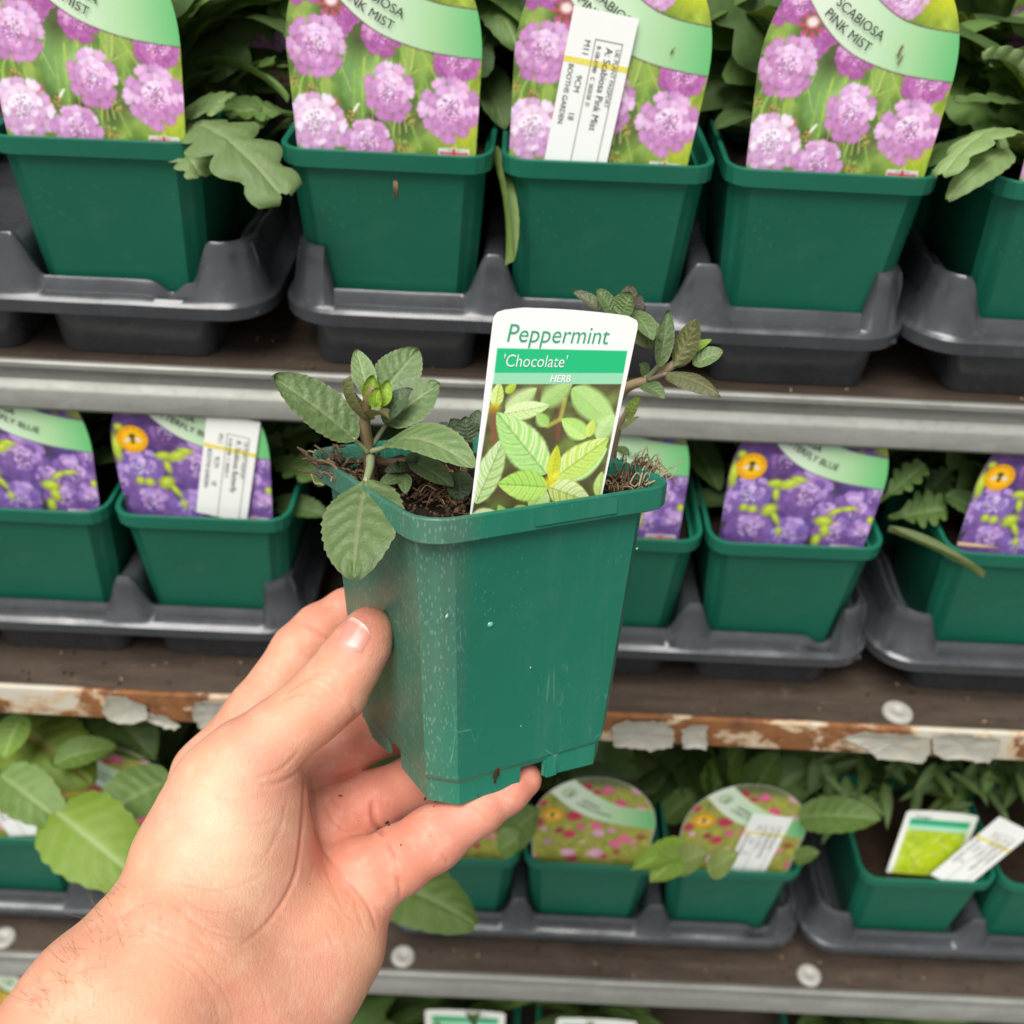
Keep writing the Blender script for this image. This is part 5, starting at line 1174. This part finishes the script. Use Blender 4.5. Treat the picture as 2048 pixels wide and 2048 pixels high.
# right-hand shoot behind the label
ml((1203, 622, .350), (1144, 585, .350), 28, dict(col=(.17, .19, .10), vein=(.24, .17, .15)), seed=131, cup=.2); ml((1226, 628, .349), (1192, 578, .346), 34, GB, seed=132, cup=.1); ml((1248, 632, .350), (1262, 572, .355), 36, GV, seed=134)
ml((1245, 630, .345), (1266, 582, .340), 44, GB, seed=133, cup=.2); ml((1272, 630, .349), (1279, 588, .348), 24, GV, seed=135); ml((1276, 635, .350), (1292, 612, .349), 18, GV, seed=136)
ml((1266, 626, .347), (1306, 684, .336), 40, GB, seed=137, bend=.1); ml((1270, 626, .350), (1320, 684, .344), 36, GO, seed=138, up=FWD+_rt*.8); ml((1262, 650, .352), (1318, 695, .347), 40, dict(col=(.12, .14, .05), vein=(.2, .17, .09)), seed=139, up=_up*-.4+FWD)
ml((1318, 732, .349), (1334, 618, .343), 36, GA, seed=140, cup=.18, up=FWD+_rt*.25, petiole=[(1296, 757, .355)]); ml((1346, 735, .350), (1392, 640, .342), 46, GO, seed=141, bend=-.05, cup=-.25, up=FWD*.8-_rt*.5, twist=.4)
ml((1386, 730, .352), (1447, 703, .350), 40, GB, seed=142); ml((1362, 716, .351), (1424, 680, .352), 20, GY, seed=143)
ml((1330, 746, .349), (1441, 792, .336), 44, dict(col=(.155, .165, .065), vein=(.25, .19, .14), edge=(.13, .08, .07)), seed=144, bend=.08, cup=-.12, petiole=[(1296, 760, .355)]); ml((1294, 751, .358), (1278, 728, .355), 32, GA, seed=145); ml((1283, 772, .356), (1330, 800, .348), 34, GA, seed=146, bend=.14)
ml((1254, 838, .365), (1282, 792, .360), 24, dict(col=(.24, .34, .05), vein=(.34, .44, .10)), seed=147); ml((1241, 860, .366), (1279, 834, .360), 14, dict(col=(.22, .26, .08), vein=(.3, .34, .12)), seed=148); ml((1236, 895, .367), (1258, 912, .362), 20, GA, seed=149)
# ------------------------------------------------------------------ the hand: one continuous skin grown round its bones
def cm(x, y, z): return np.array([(x-1024)/FX*z, (1024-y)/FX*z, z])      # point in view-aligned axes (right, up, away)
def sdf_seg(P, a, b, ra, rb):
    ba = b-a; t = np.clip(((P-a)@ba)/(ba@ba), 0, 1); return np.linalg.norm(P-a-t[:, None]*ba, axis=1)-(ra+(rb-ra)*t)
def smin(a, b, k): h = np.clip(.5+.5*(b-a)/k, 0, 1); return b+(a-b)*h-k*h*(1-h)
def chain(P, pts, k=.004):
    d = None
    for (x0, y0, z0, r0), (x1, y1, z1, r1) in zip(pts[:-1], pts[1:]):
        e = sdf_seg(P, cm(x0, y0, z0), cm(x1, y1, z1), r0*.001, r1*.001); d = e if d is None else smin(d, e, k)
    return d
FORE = [[(70, 2170, .288, 22), (200, 2010, .300, 21), (318, 1880, .315, 19.5), (370, 1800, .325, 17)], [(190, 2255, .292, 20), (315, 2085, .304, 19.5), (430, 1970, .320, 18.5), (500, 1880, .335, 17)], [(130, 2220, .286, 20), (270, 2050, .298, 19.5), (380, 1925, .313, 18)]]
META = [[(400, 1800, .355, 15), (395, 1660, .366, 15), (424, 1555, .372, 13)], [(470, 1850, .355, 16), (505, 1700, .372, 15), (545, 1590, .380, 13.5)], [(540, 1900, .350, 17), (585, 1760, .366, 15), (628, 1665, .374, 13.5)],
        [(600, 1930, .343, 18), (660, 1850, .353, 16.5), (718, 1765, .361, 14)], [(500, 2010, .331, 18), (630, 1905, .345, 16.5)], [(535, 2070, .322, 15), (610, 1985, .335, 15), (668, 1900, .346, 14)]]
THEN = [[(395, 1830, .332, 20), (420, 1720, .334, 23), (452, 1620, .335, 19.5), (470, 1560, .336, 15)], [(480, 1800, .340, 17), (510, 1700, .345, 18), (520, 1600, .345, 15)]]
THUMB = [(452, 1575, .336, 15.5), (500, 1515, .337, 12.8), (560, 1468, .338, 11.4), (620, 1420, .339, 11.0), (664, 1380, .340, 11.2), (700, 1325, .341, 9.9), (727, 1282, .342, 8.9), (739, 1256, .342, 7.0)]
INDEX = [(424, 1550, .372, 12.8), (515, 1428, .380, 11.2), (600, 1302, .389, 10.2), (640, 1262, .392, 9.8), (695, 1225, .397, 8.8), (790, 1195, .407, 7.4)]
MIDDLE = [(548, 1585, .380, 12.5), (620, 1530, .386, 11), (690, 1494, .390, 10.6), (790, 1452, .400, 9.6), (880, 1400, .412, 8.4)]
RING = [(630, 1660, .374, 12.5), (690, 1628, .378, 10.8), (745, 1604, .381, 10.6), (840, 1558, .389, 9.6), (930, 1510, .400, 8.4)]
LITTLE = [(722, 1765, .360, 13), (795, 1722, .355, 11.2), (865, 1678, .352, 10.4), (955, 1616, .356, 8.6), (1012, 1582, .361, 7.4), (1046, 1559, .365, 6.5)]
def hand_sdf(P):
    def sm(L, k): 
        d = None
        for c in L: e = chain(P, c, .006); d = e if d is None else smin(d, e, k)
        return d
    palm = sm(META, .010); d = smin(palm, sm(FORE, .012), .022); th = sm(THEN, .012); d = smin(d, th, .009)
    o = smin(d, chain(P, THUMB, .0035), .006)
    for f, k in ((INDEX, .007), (MIDDLE, .006), (RING, .006), (LITTLE, .006)): o = np.minimum(o, smin(palm, chain(P, f, .0035), k))
    return o
def build_hand():
    lo = np.array([-.170, -.235, .255]); hi = np.array([.030, -.018, .432]); h = .00075; K = 4; H_ = h*K
    nc = np.ceil((hi-lo)/H_).astype(int); g = [lo[i]+(np.arange(nc[i])+.5)*H_ for i in range(3)]
    Gc = np.stack(np.meshgrid(*g, indexing='ij'), -1).reshape(-1, 3); fc = hand_sdf(Gc).reshape(nc)
    act = np.argwhere(np.abs(fc) < H_*1.9)
    f = np.repeat(np.repeat(np.repeat(fc.astype(np.float32), K, 0), K, 1), K, 2)
    off = np.stack(np.meshgrid(*[np.arange(K)]*3, indexing='ij'), -1).reshape(-1, 3)
    idx = (act[:, None]*K+off[None]).reshape(-1, 3); P = lo+(idx+.5)*h
    for s0 in range(0, len(P), 400000):
        sl = slice(s0, s0+400000); f[idx[sl, 0], idx[sl, 1], idx[sl, 2]] = hand_sdf(P[sl])
    ins = f < 0
    cs = np.zeros(np.array(f.shape)-1, np.int8)
    for dx in (0, 1):
        for dy in (0, 1):
            for dz in (0, 1): cs += ins[dx:dx+cs.shape[0], dy:dy+cs.shape[1], dz:dz+cs.shape[2]]
    ac = np.argwhere((cs > 0) & (cs < 8)); vid = -np.ones(cs.shape, np.int32); vid[ac[:, 0], ac[:, 1], ac[:, 2]] = np.arange(len(ac))
    acc = np.zeros((len(ac), 3)); cnt = np.zeros(len(ac)); cor = [(a, b, c) for a in (0, 1) for b in (0, 1) for c in (0, 1)]
    for a in cor:
        for ax in range(3):
            if a[ax]: continue
            b = list(a); b[ax] = 1; fa = f[ac[:, 0]+a[0], ac[:, 1]+a[1], ac[:, 2]+a[2]]; fb = f[ac[:, 0]+b[0], ac[:, 1]+b[1], ac[:, 2]+b[2]]
            m = (fa < 0) != (fb < 0); t = np.where(m, fa/np.where(m, fa-fb, 1), 0); q = np.array(a, float)[None].repeat(len(ac), 0); q[:, ax] += t
            acc += q*m[:, None]; cnt += m
    V = lo+(ac+acc/cnt[:, None]+.5)*h
    Q = []
    for ax in range(3):
        u, v = [(1, 2), (2, 0), (0, 1)][ax]; sl0 = [slice(None)]*3; sl1 = [slice(None)]*3; sl0[ax] = slice(0, -1); sl1[ax] = slice(1, None)
        A, B = ins[tuple(sl0)], ins[tuple(sl1)]; E = np.argwhere(A != B); E = E[(E[:, u] > 0) & (E[:, v] > 0)]
        ok = (E[:, u] < cs.shape[u]) & (E[:, v] < cs.shape[v]) & (E[:, ax] < cs.shape[ax]); E = E[ok]; fl = A[tuple(E.T)]
        def gv(du, dv): c = E.copy(); c[:, u] -= du; c[:, v] -= dv; return vid[tuple(c.T)]
        q = np.stack([gv(1, 1), gv(0, 1), gv(0, 0), gv(1, 0)], 1); q[~fl] = q[~fl][:, ::-1]; q = q[(q >= 0).all(1)]; Q.append(q)
    Q = np.vstack(Q)
    e = np.vstack([Q[:, [0, 1]], Q[:, [1, 2]], Q[:, [2, 3]], Q[:, [3, 0]]])
    for lam in (.5, -.52, .5, -.52, .5, -.52):
        S = np.zeros_like(V); n = np.zeros(len(V)); 
        for c in range(3): S[:, c] = np.bincount(e[:, 0], V[e[:, 1], c], len(V))+np.bincount(e[:, 1], V[e[:, 0], c], len(V))
        n = np.bincount(e[:, 0], minlength=len(V))+np.bincount(e[:, 1], minlength=len(V)); V = V+lam*(S/np.maximum(n, 1)[:, None]-V)
    return V, Q
def vnormals(V, Q):
    n = np.cross(V[Q[:, 2]]-V[Q[:, 0]], V[Q[:, 3]]-V[Q[:, 1]]); N = np.zeros_like(V)
    for k in range(4):
        for c in range(3): N[:, c] += np.bincount(Q[:, k], n[:, c], len(V))
    return N/(np.linalg.norm(N, axis=1, keepdims=True)+1e-12)
HV, HQ = build_hand(); HN = vnormals(HV, HQ)
PXX, PXY = 1024+FX*HV[:, 0]/HV[:, 2], 1024-FX*HV[:, 1]/HV[:, 2]; FAC = -(HN*HV).sum(1)/np.linalg.norm(HV, axis=1)
def pdist(x, y, P):
    P = np.asarray(P, float); d = np.full(len(x), 1e9); tt = np.zeros(len(x)); L = len(P)-1
    for k, (a, b) in enumerate(zip(P[:-1], P[1:])):
        e = b-a; t = np.clip(((x-a[0])*e[0]+(y-a[1])*e[1])/(e@e+1e-9), 0, 1); q = np.hypot(x-a[0]-t*e[0], y-a[1]-t*e[1]); m = q < d; d[m] = q[m]; tt[m] = (k+t[m])/L
    return d, tt
# creases: (points on the skin, depth mm, half width px, depth range that they belong to)
CR = [([(608, 1520), (609, 1560), (608, 1609), (605, 1651), (598, 1713), (586, 1762), (557, 1816), (520, 1860), (470, 1898)], .6, 4, (.30, .37)),
      ([(618, 1530), (628, 1590), (634, 1650), (648, 1700), (680, 1745), (712, 1780), (738, 1815), (755, 1862)], .5, 3.5, (.33, .40)),
      ([(640, 1560), (655, 1620), (690, 1660), (735, 1650)], .25, 4, (.34, .40)), ([(745, 1600), (748, 1640), (768, 1672)], 1.0, 5, (.34, .40)),
      ([(768, 1676), (784, 1715), (797, 1765), (799, 1800)], .8, 4, (.33, .38)), ([(851, 1655), (872, 1685), (890, 1716), (898, 1730)], .45, 3.5, (.33, .38)), ([(840, 1640), (858, 1668), (876, 1700)], .25, 3, (.33, .38)), ([(938, 1606), (962, 1628), (982, 1650)], .35, 3, (.33, .38)),
      ([(572, 1388), (605, 1366), (640, 1376), (668, 1402)], .32, 3, (.31, .35)), ([(590, 1372), (628, 1356), (662, 1372), (684, 1396)], .32, 3, (.31, .35)), ([(612, 1352), (648, 1346), (680, 1362)], .28, 3, (.31, .35)), ([(560, 1402), (600, 1388), (640, 1400)], .25, 3, (.31, .35)), ([(640, 1332), (668, 1336), (690, 1350)], .2, 3, (.31, .35)),
      ([(604, 1243), (640, 1268), (672, 1287)], .45, 4, (.36, .41)), ([(700, 1405), (712, 1430), (690, 1452)], .3, 4, (.31, .36)),
      ([(619, 1516), (590, 1548), (557, 1566), (520, 1572)], .45, 4, (.30, .36)), ([(600, 1500), (560, 1540), (510, 1556)], .25, 4, (.30, .36)),
      ([(360, 1787), (397, 1816), (447, 1824), (500, 1812)], .22, 2.6, (.27, .35)), ([(340, 1803), (397, 1849), (455, 1874), (500, 1872)], .24, 2.6, (.27, .35)), ([(350, 1760), (420, 1780), (480, 1770), (540, 1740)], .22, 3.5, (.27, .35)),
      ([(290, 1866), (352, 1915), (406, 1969), (431, 2006), (440, 2060)], .13, 2.4, (.26, .35)), ([(373, 1899), (418, 1948), (451, 1990), (472, 2050)], .17, 2.4, (.26, .36)), ([(270, 1840), (330, 1872), (400, 1900), (450, 1905)], .16, 2.6, (.26, .35)), ([(455, 1903), (500, 1925), (560, 1915)], .16, 2.6, (.28, .37)),
      ([(470, 1930), (520, 1975), (540, 2040)], .10, 2.6, (.28, .36)), ([(560, 1640), (540, 1700), (500, 1740)], .15, 4, (.28, .34)), ([(575, 1600), (560, 1660), (545, 1690)], .15, 4, (.28, .34)), ([(640, 1700), (660, 1760), (690, 1830)], .2, 4, (.32, .38)), ([(450, 1640), (500, 1650), (560, 1640)], .12, 3.5, (.28, .34)), ([(420, 1590), (480, 1600), (540, 1590)], .14, 3.5, (.28, .34))]
rgs = np.random.default_rng(77)
for k in range(130):                         # fine folds over the ball of the thumb, running across the wrist
    x, y = rgs.uniform(330, 540), rgs.uniform(1700, 1930); a = rgs.normal(.45, .25); L = rgs.uniform(30, 90)
    CR.append(([(x, y), (x+L*.5*math.cos(a), y+L*.5*math.sin(a)+rgs.normal(0, 4)), (x+L*math.cos(a), y+L*math.sin(a))], rgs.uniform(.05, .13), 1.8, (.26, .36)))
for k in range(16):
    x, y = rgs.uniform(610, 720), rgs.uniform(1560, 1900); a = rgs.normal(1.2, .5); L = rgs.uniform(30, 80)
    CR.append(([(x, y), (x+L*math.cos(a), y+L*math.sin(a))], rgs.uniform(.06, .15), 2.6, (.32, .40)))
disp = np.zeros(len(HV)); cmask = np.zeros(len(HV))
for P, dep, wd, zr in CR:
    P = bez([(x, y, 0) for x, y in P], 5)[:, :2]; lo_, hi_ = P.min(0)-wd*4, P.max(0)+wd*4
    m = np.where((PXX > lo_[0]) & (PXX < hi_[0]) & (PXY > lo_[1]) & (PXY < hi_[1]) & (FAC > .08) & (HV[:, 2] > zr[0]) & (HV[:, 2] < zr[1]))[0]
    if not len(m): continue
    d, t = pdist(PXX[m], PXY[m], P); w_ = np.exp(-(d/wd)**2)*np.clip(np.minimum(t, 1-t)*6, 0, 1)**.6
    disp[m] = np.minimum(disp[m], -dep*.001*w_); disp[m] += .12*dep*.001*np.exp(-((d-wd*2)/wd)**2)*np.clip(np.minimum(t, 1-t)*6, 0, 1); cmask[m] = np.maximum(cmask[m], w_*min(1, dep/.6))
HV = HV+HN*disp[:, None]
# soft swellings
def blob_c(x, y, r): return np.exp(-(((PXX-x)**2+(PXY-y)**2)/r**2))
tan, pink, red, pale = [np.array(lin(c)) for c in ((222, 163, 130), (222, 150, 124), (210, 122, 102), (238, 198, 166))]
wp = np.clip(sstep(560, 640, PXX+.18*(PXY-1700))*sstep(.335, .352, HV[:, 2])+.55*blob_c(680, 1640, 130), 0, 1)[:, None]
SK = tan*(1-wp)+pink*wp
for k in range(60):                          # blotchy flush
    x, y, r, a = rgs.uniform(250, 1000), rgs.uniform(1230, 2040), rgs.uniform(14, 42), rgs.uniform(.08, .26); w_ = (a*blob_c(x, y, r))[:, None]; SK = SK*(1-w_)+(red if k % 3 else pale)*w_
for x, y, r, a, c in ((450, 1660, 120, .75, pale), (480, 1780, 70, .45, pale), (735, 1245, 38, .75, red), (760, 1300, 30, .5, red), (900, 1690, 110, .45, red), (820, 1720, 60, .35, red), (1040, 1560, 60, .6, red), (770, 1600, 80, .65, red), (740, 1480, 80, .7, red), (640, 1240, 80, .55, red), (560, 1340, 60, .35, pink),
                     (700, 1600, 60, .35, red), (680, 1720, 50, .4, red), (560, 1700, 40, .35, pink), (400, 1860, 50, .3, red), (300, 1930, 90, .2, pale), (600, 1930, 80, .35, pale), (640, 1440, 40, .3, red), (780, 1740, 40, .35, red), (620, 1380, 45, .25, np.array(lin((206, 140, 104)))), (430, 1420, 60, .3, red), (470, 2000, 60, .3, red)):
    w_ = (a*blob_c(x, y, r))[:, None]; SK = SK*(1-w_)+c*w_
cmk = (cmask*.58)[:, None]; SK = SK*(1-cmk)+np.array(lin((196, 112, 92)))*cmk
W3 = np.stack([_rt, _up, _fw], 0); HW = HV@W3+CAMP; HQ = HQ[:, ::-1].copy()
def m_skin():
    s = NT('skin'); col = s.attr(); v = s.co(); n1 = s.noise(38, 5, .6, v); n2 = s.noise(140, 4, .65, v)
    c = s.mix(s.math('MULTIPLY', s.ramp(n1, [(.45, 0.), (.66, 1.)]), .42), col, (.70, .27, .20)); c = s.mix(s.math('MULTIPLY', s.ramp(n2, [(.5, 0.), (.72, 1.)]), .26), c, (.88, .62, .46))
    c = s.mix(s.math('MULTIPLY', s.ramp(s.noise(330, 2, .6, v), [(.70, 0.), (.78, 1.)]), .12), c, (.45, .18, .10))
    lines = s.vor(760, s.co((1, 1.0, 1)), 'DISTANCE_TO_EDGE'); l2 = s.vor(420, s.co((1.6, .35, 1)), 'DISTANCE_TO_EDGE')
    hgt = s.math('ADD', s.math('MULTIPLY', s.ramp(lines.outputs['Distance'], [(0., 0.), (.12, 1.)]), .45), s.math('MULTIPLY', s.ramp(l2.outputs['Distance'], [(0., 0.), (.16, 1.)]), .35))
    b1 = s.bump(hgt, .22, .0005); b2 = s.bump(s.noise(520, 5, .7, v), .22, .0007, b1)
    s.set(Base_Color=c, Roughness=s.ramp(n2, [(.3, .46), (.7, .60)]), Specular_IOR_Level=.42, Normal=b2, Subsurface_Weight=.22, Subsurface_Scale=.004)
    s.b.inputs['Subsurface Radius'].default_value = (1.0, .35, .2); return s.m
M['skin'] = m_skin()
me = mkq('hand', HW, HQ, SK, True, M['skin'])
HAND = tag(link('hand', me), 'bare left hand and forearm holding up the potted mint', 'hand'); WM[HAND.name] = Matrix.Identity(4)
from mathutils.bvhtree import BVHTree
BV = BVHTree.FromPolygons([Vector(p) for p in HW], HQ.tolist())
def skin_at(x, y):
    d = ray(x, y); h = BV.ray_cast(Vector(CAMP), Vector(d/np.linalg.norm(d)))
    return (None, None) if h[0] is None else (np.array(h[0]), np.array(h[1]))
# thumb nail
def nail():
    nu, nv = 17, 22; V = []; C = []; TL, TR, BR_, BL_ = [np.array(p, float) for p in ((697, 1231), (747, 1266), (722, 1309), (671, 1291))]
    base_c, tip_c = np.array(lin((222, 148, 132))), np.array(lin((224, 188, 172)))
    for j in range(nv):
        v = j/(nv-1)
        for i in range(nu):
            u = i/(nu-1); q = abs(2*u-1); vv = v; inset = 1-.10*max(0, (.18-v)/.18)**2-.16*max(0, (v-.72)/.28)**2
            uu = .5+(u-.5)*inset; v2 = v*(1-.10*q**3)+.10*q**3*.25
            p = (BL_*(1-uu)+BR_*uu)*(1-v2)+(TL*(1-uu)+TR*uu)*v2; p = p+np.array([-3.5, -7.])*((1-q*q)*(v**3))
            s, n = skin_at(*p)
            if s is None: s, n = V[-1][0], V[-1][1]
            V.append([s, n, q, v])
            lun = math.exp(-((v-.0)/.22)**2-(q/.6)**2)*.5; c = base_c*(1-lun)+np.array(lin((232, 186, 172)))*lun
            t = sstep(.86, .93, v); C.append(c*(1-t)+tip_c*t)
    P = np.array([a[0] for a in V]).reshape(nv, nu, 3); N = np.array([a[1] for a in V]).reshape(nv, nu, 3)
    for _ in range(6):
        P[1:-1, 1:-1] = (P[1:-1, 1:-1]*2+P[:-2, 1:-1]+P[2:, 1:-1]+P[1:-1, :-2]+P[1:-1, 2:])/6; N[1:-1, 1:-1] = (N[1:-1, 1:-1]+N[:-2, 1:-1]+N[2:, 1:-1]+N[1:-1, :-2]+N[1:-1, 2:])
    N /= np.linalg.norm(N, axis=2, keepdims=True)
    for j in range(nv):
        for i in range(nu):
            q = abs(2*i/(nu-1)-1); v = j/(nv-1); P[j, i] += N[j, i]*((.00048*(1-q**8)+.00006)*min(1, v*7+.15))
    F = [(j*nu+i, j*nu+i+1, (j+1)*nu+i+1, (j+1)*nu+i) for j in range(nv-1) for i in range(nu-1)]
    s = NT('nail'); s.set(Base_Color=s.attr(), Roughness=.28, Specular_IOR_Level=.5, Subsurface_Weight=.1, Subsurface_Scale=.002, Normal=s.bump(s.noise(300, 2, .5, s.co()), .05, .0004)); 
    wlink('fingernail', mk('fingernail', P.reshape(-1, 3), F, C, True, None, s.m), HAND)
nail()
# fine hairs on the thumb side of the wrist
mb = MB(); rg = np.random.default_rng(8)
def hair(x, y, dx, dy, curl, c):
    s, n = skin_at(x, y)
    if s is None: return
    z = (s-CAMP)@_fw; k = z/FX; P = []
    for t in np.linspace(0, 1, 8):
        o = np.array([dx*t-dy*curl*t*t, dy*t+dx*curl*t*t]); P.append(s+(_rt*o[0]-_up*o[1])*k+n*(.0012*math.sin(t*2.6)+.0001)-_fw*.0006*t)
    mb.tube(P, np.linspace(.000038, .000012, 8), 4, c)
HC = [(.22, .13, .07), (.30, .18, .10), (.14, .08, .045), (.42, .28, .16)]
for k in range(85):
    t = rg.random(); ex = np.interp(t, [0, .5, 1], [40, 130, 235]); ey = np.interp(t, [0, .5, 1], [2010, 1905, 1765]); i_ = rg.random()**1.6*.8
    x, y = ex+6+i_*150*.75+rg.normal(0, 4), ey+i_*150*.62+rg.normal(0, 4); L = rg.uniform(22, 70); a = rg.normal(-2.5 if i_ < .25 else -1.0+rg.normal(0, 1.1), .5)
    hair(x, y, L*math.cos(a), L*math.sin(a), rg.normal(.35, .35), HC[rg.integers(4)])
ah = wlink('arm_hair', mb.mesh('arm_hair', m_vc('hair', .5)), HAND); ah['kind'] = 'stuff'
# crumbs of compost on the palm
for i, (x, y, r, a) in enumerate(((681, 1592, .0006, 1.8), (774, 1645, .0008, 1.2), (778, 1651, .0005, 1), (802, 1690, .00035, 1), (717, 1641, .0002, 1), (620, 1768, .00025, 1), (868, 1613, .0003, 1), (850, 1597, .0006, .7))):
    s, n = skin_at(x, y)
    if s is None: continue
    u = nrm(np.cross(n, _up)); v = np.cross(n, u); rg2 = np.random.default_rng(i); V = [s+n*r*.6]; m = 9
    for q, hh in ((.6, .5), (1., -.1)):
        for k in range(m): an = 2*math.pi*k/m; rr = r*q*(1+.25*rg2.normal()); V.append(s+u*rr*math.cos(an)*a+v*rr*math.sin(an)/a+n*r*hh)
    F = [(0, 1+k, 1+(k+1) % m) for k in range(m)]+[(1+k, 1+m+k, 1+m+(k+1) % m, 1+(k+1) % m) for k in range(m)]
    wlink('compost_crumb', mk('compost_crumb', V, F, None, True, None, M['dirt']), HAND)
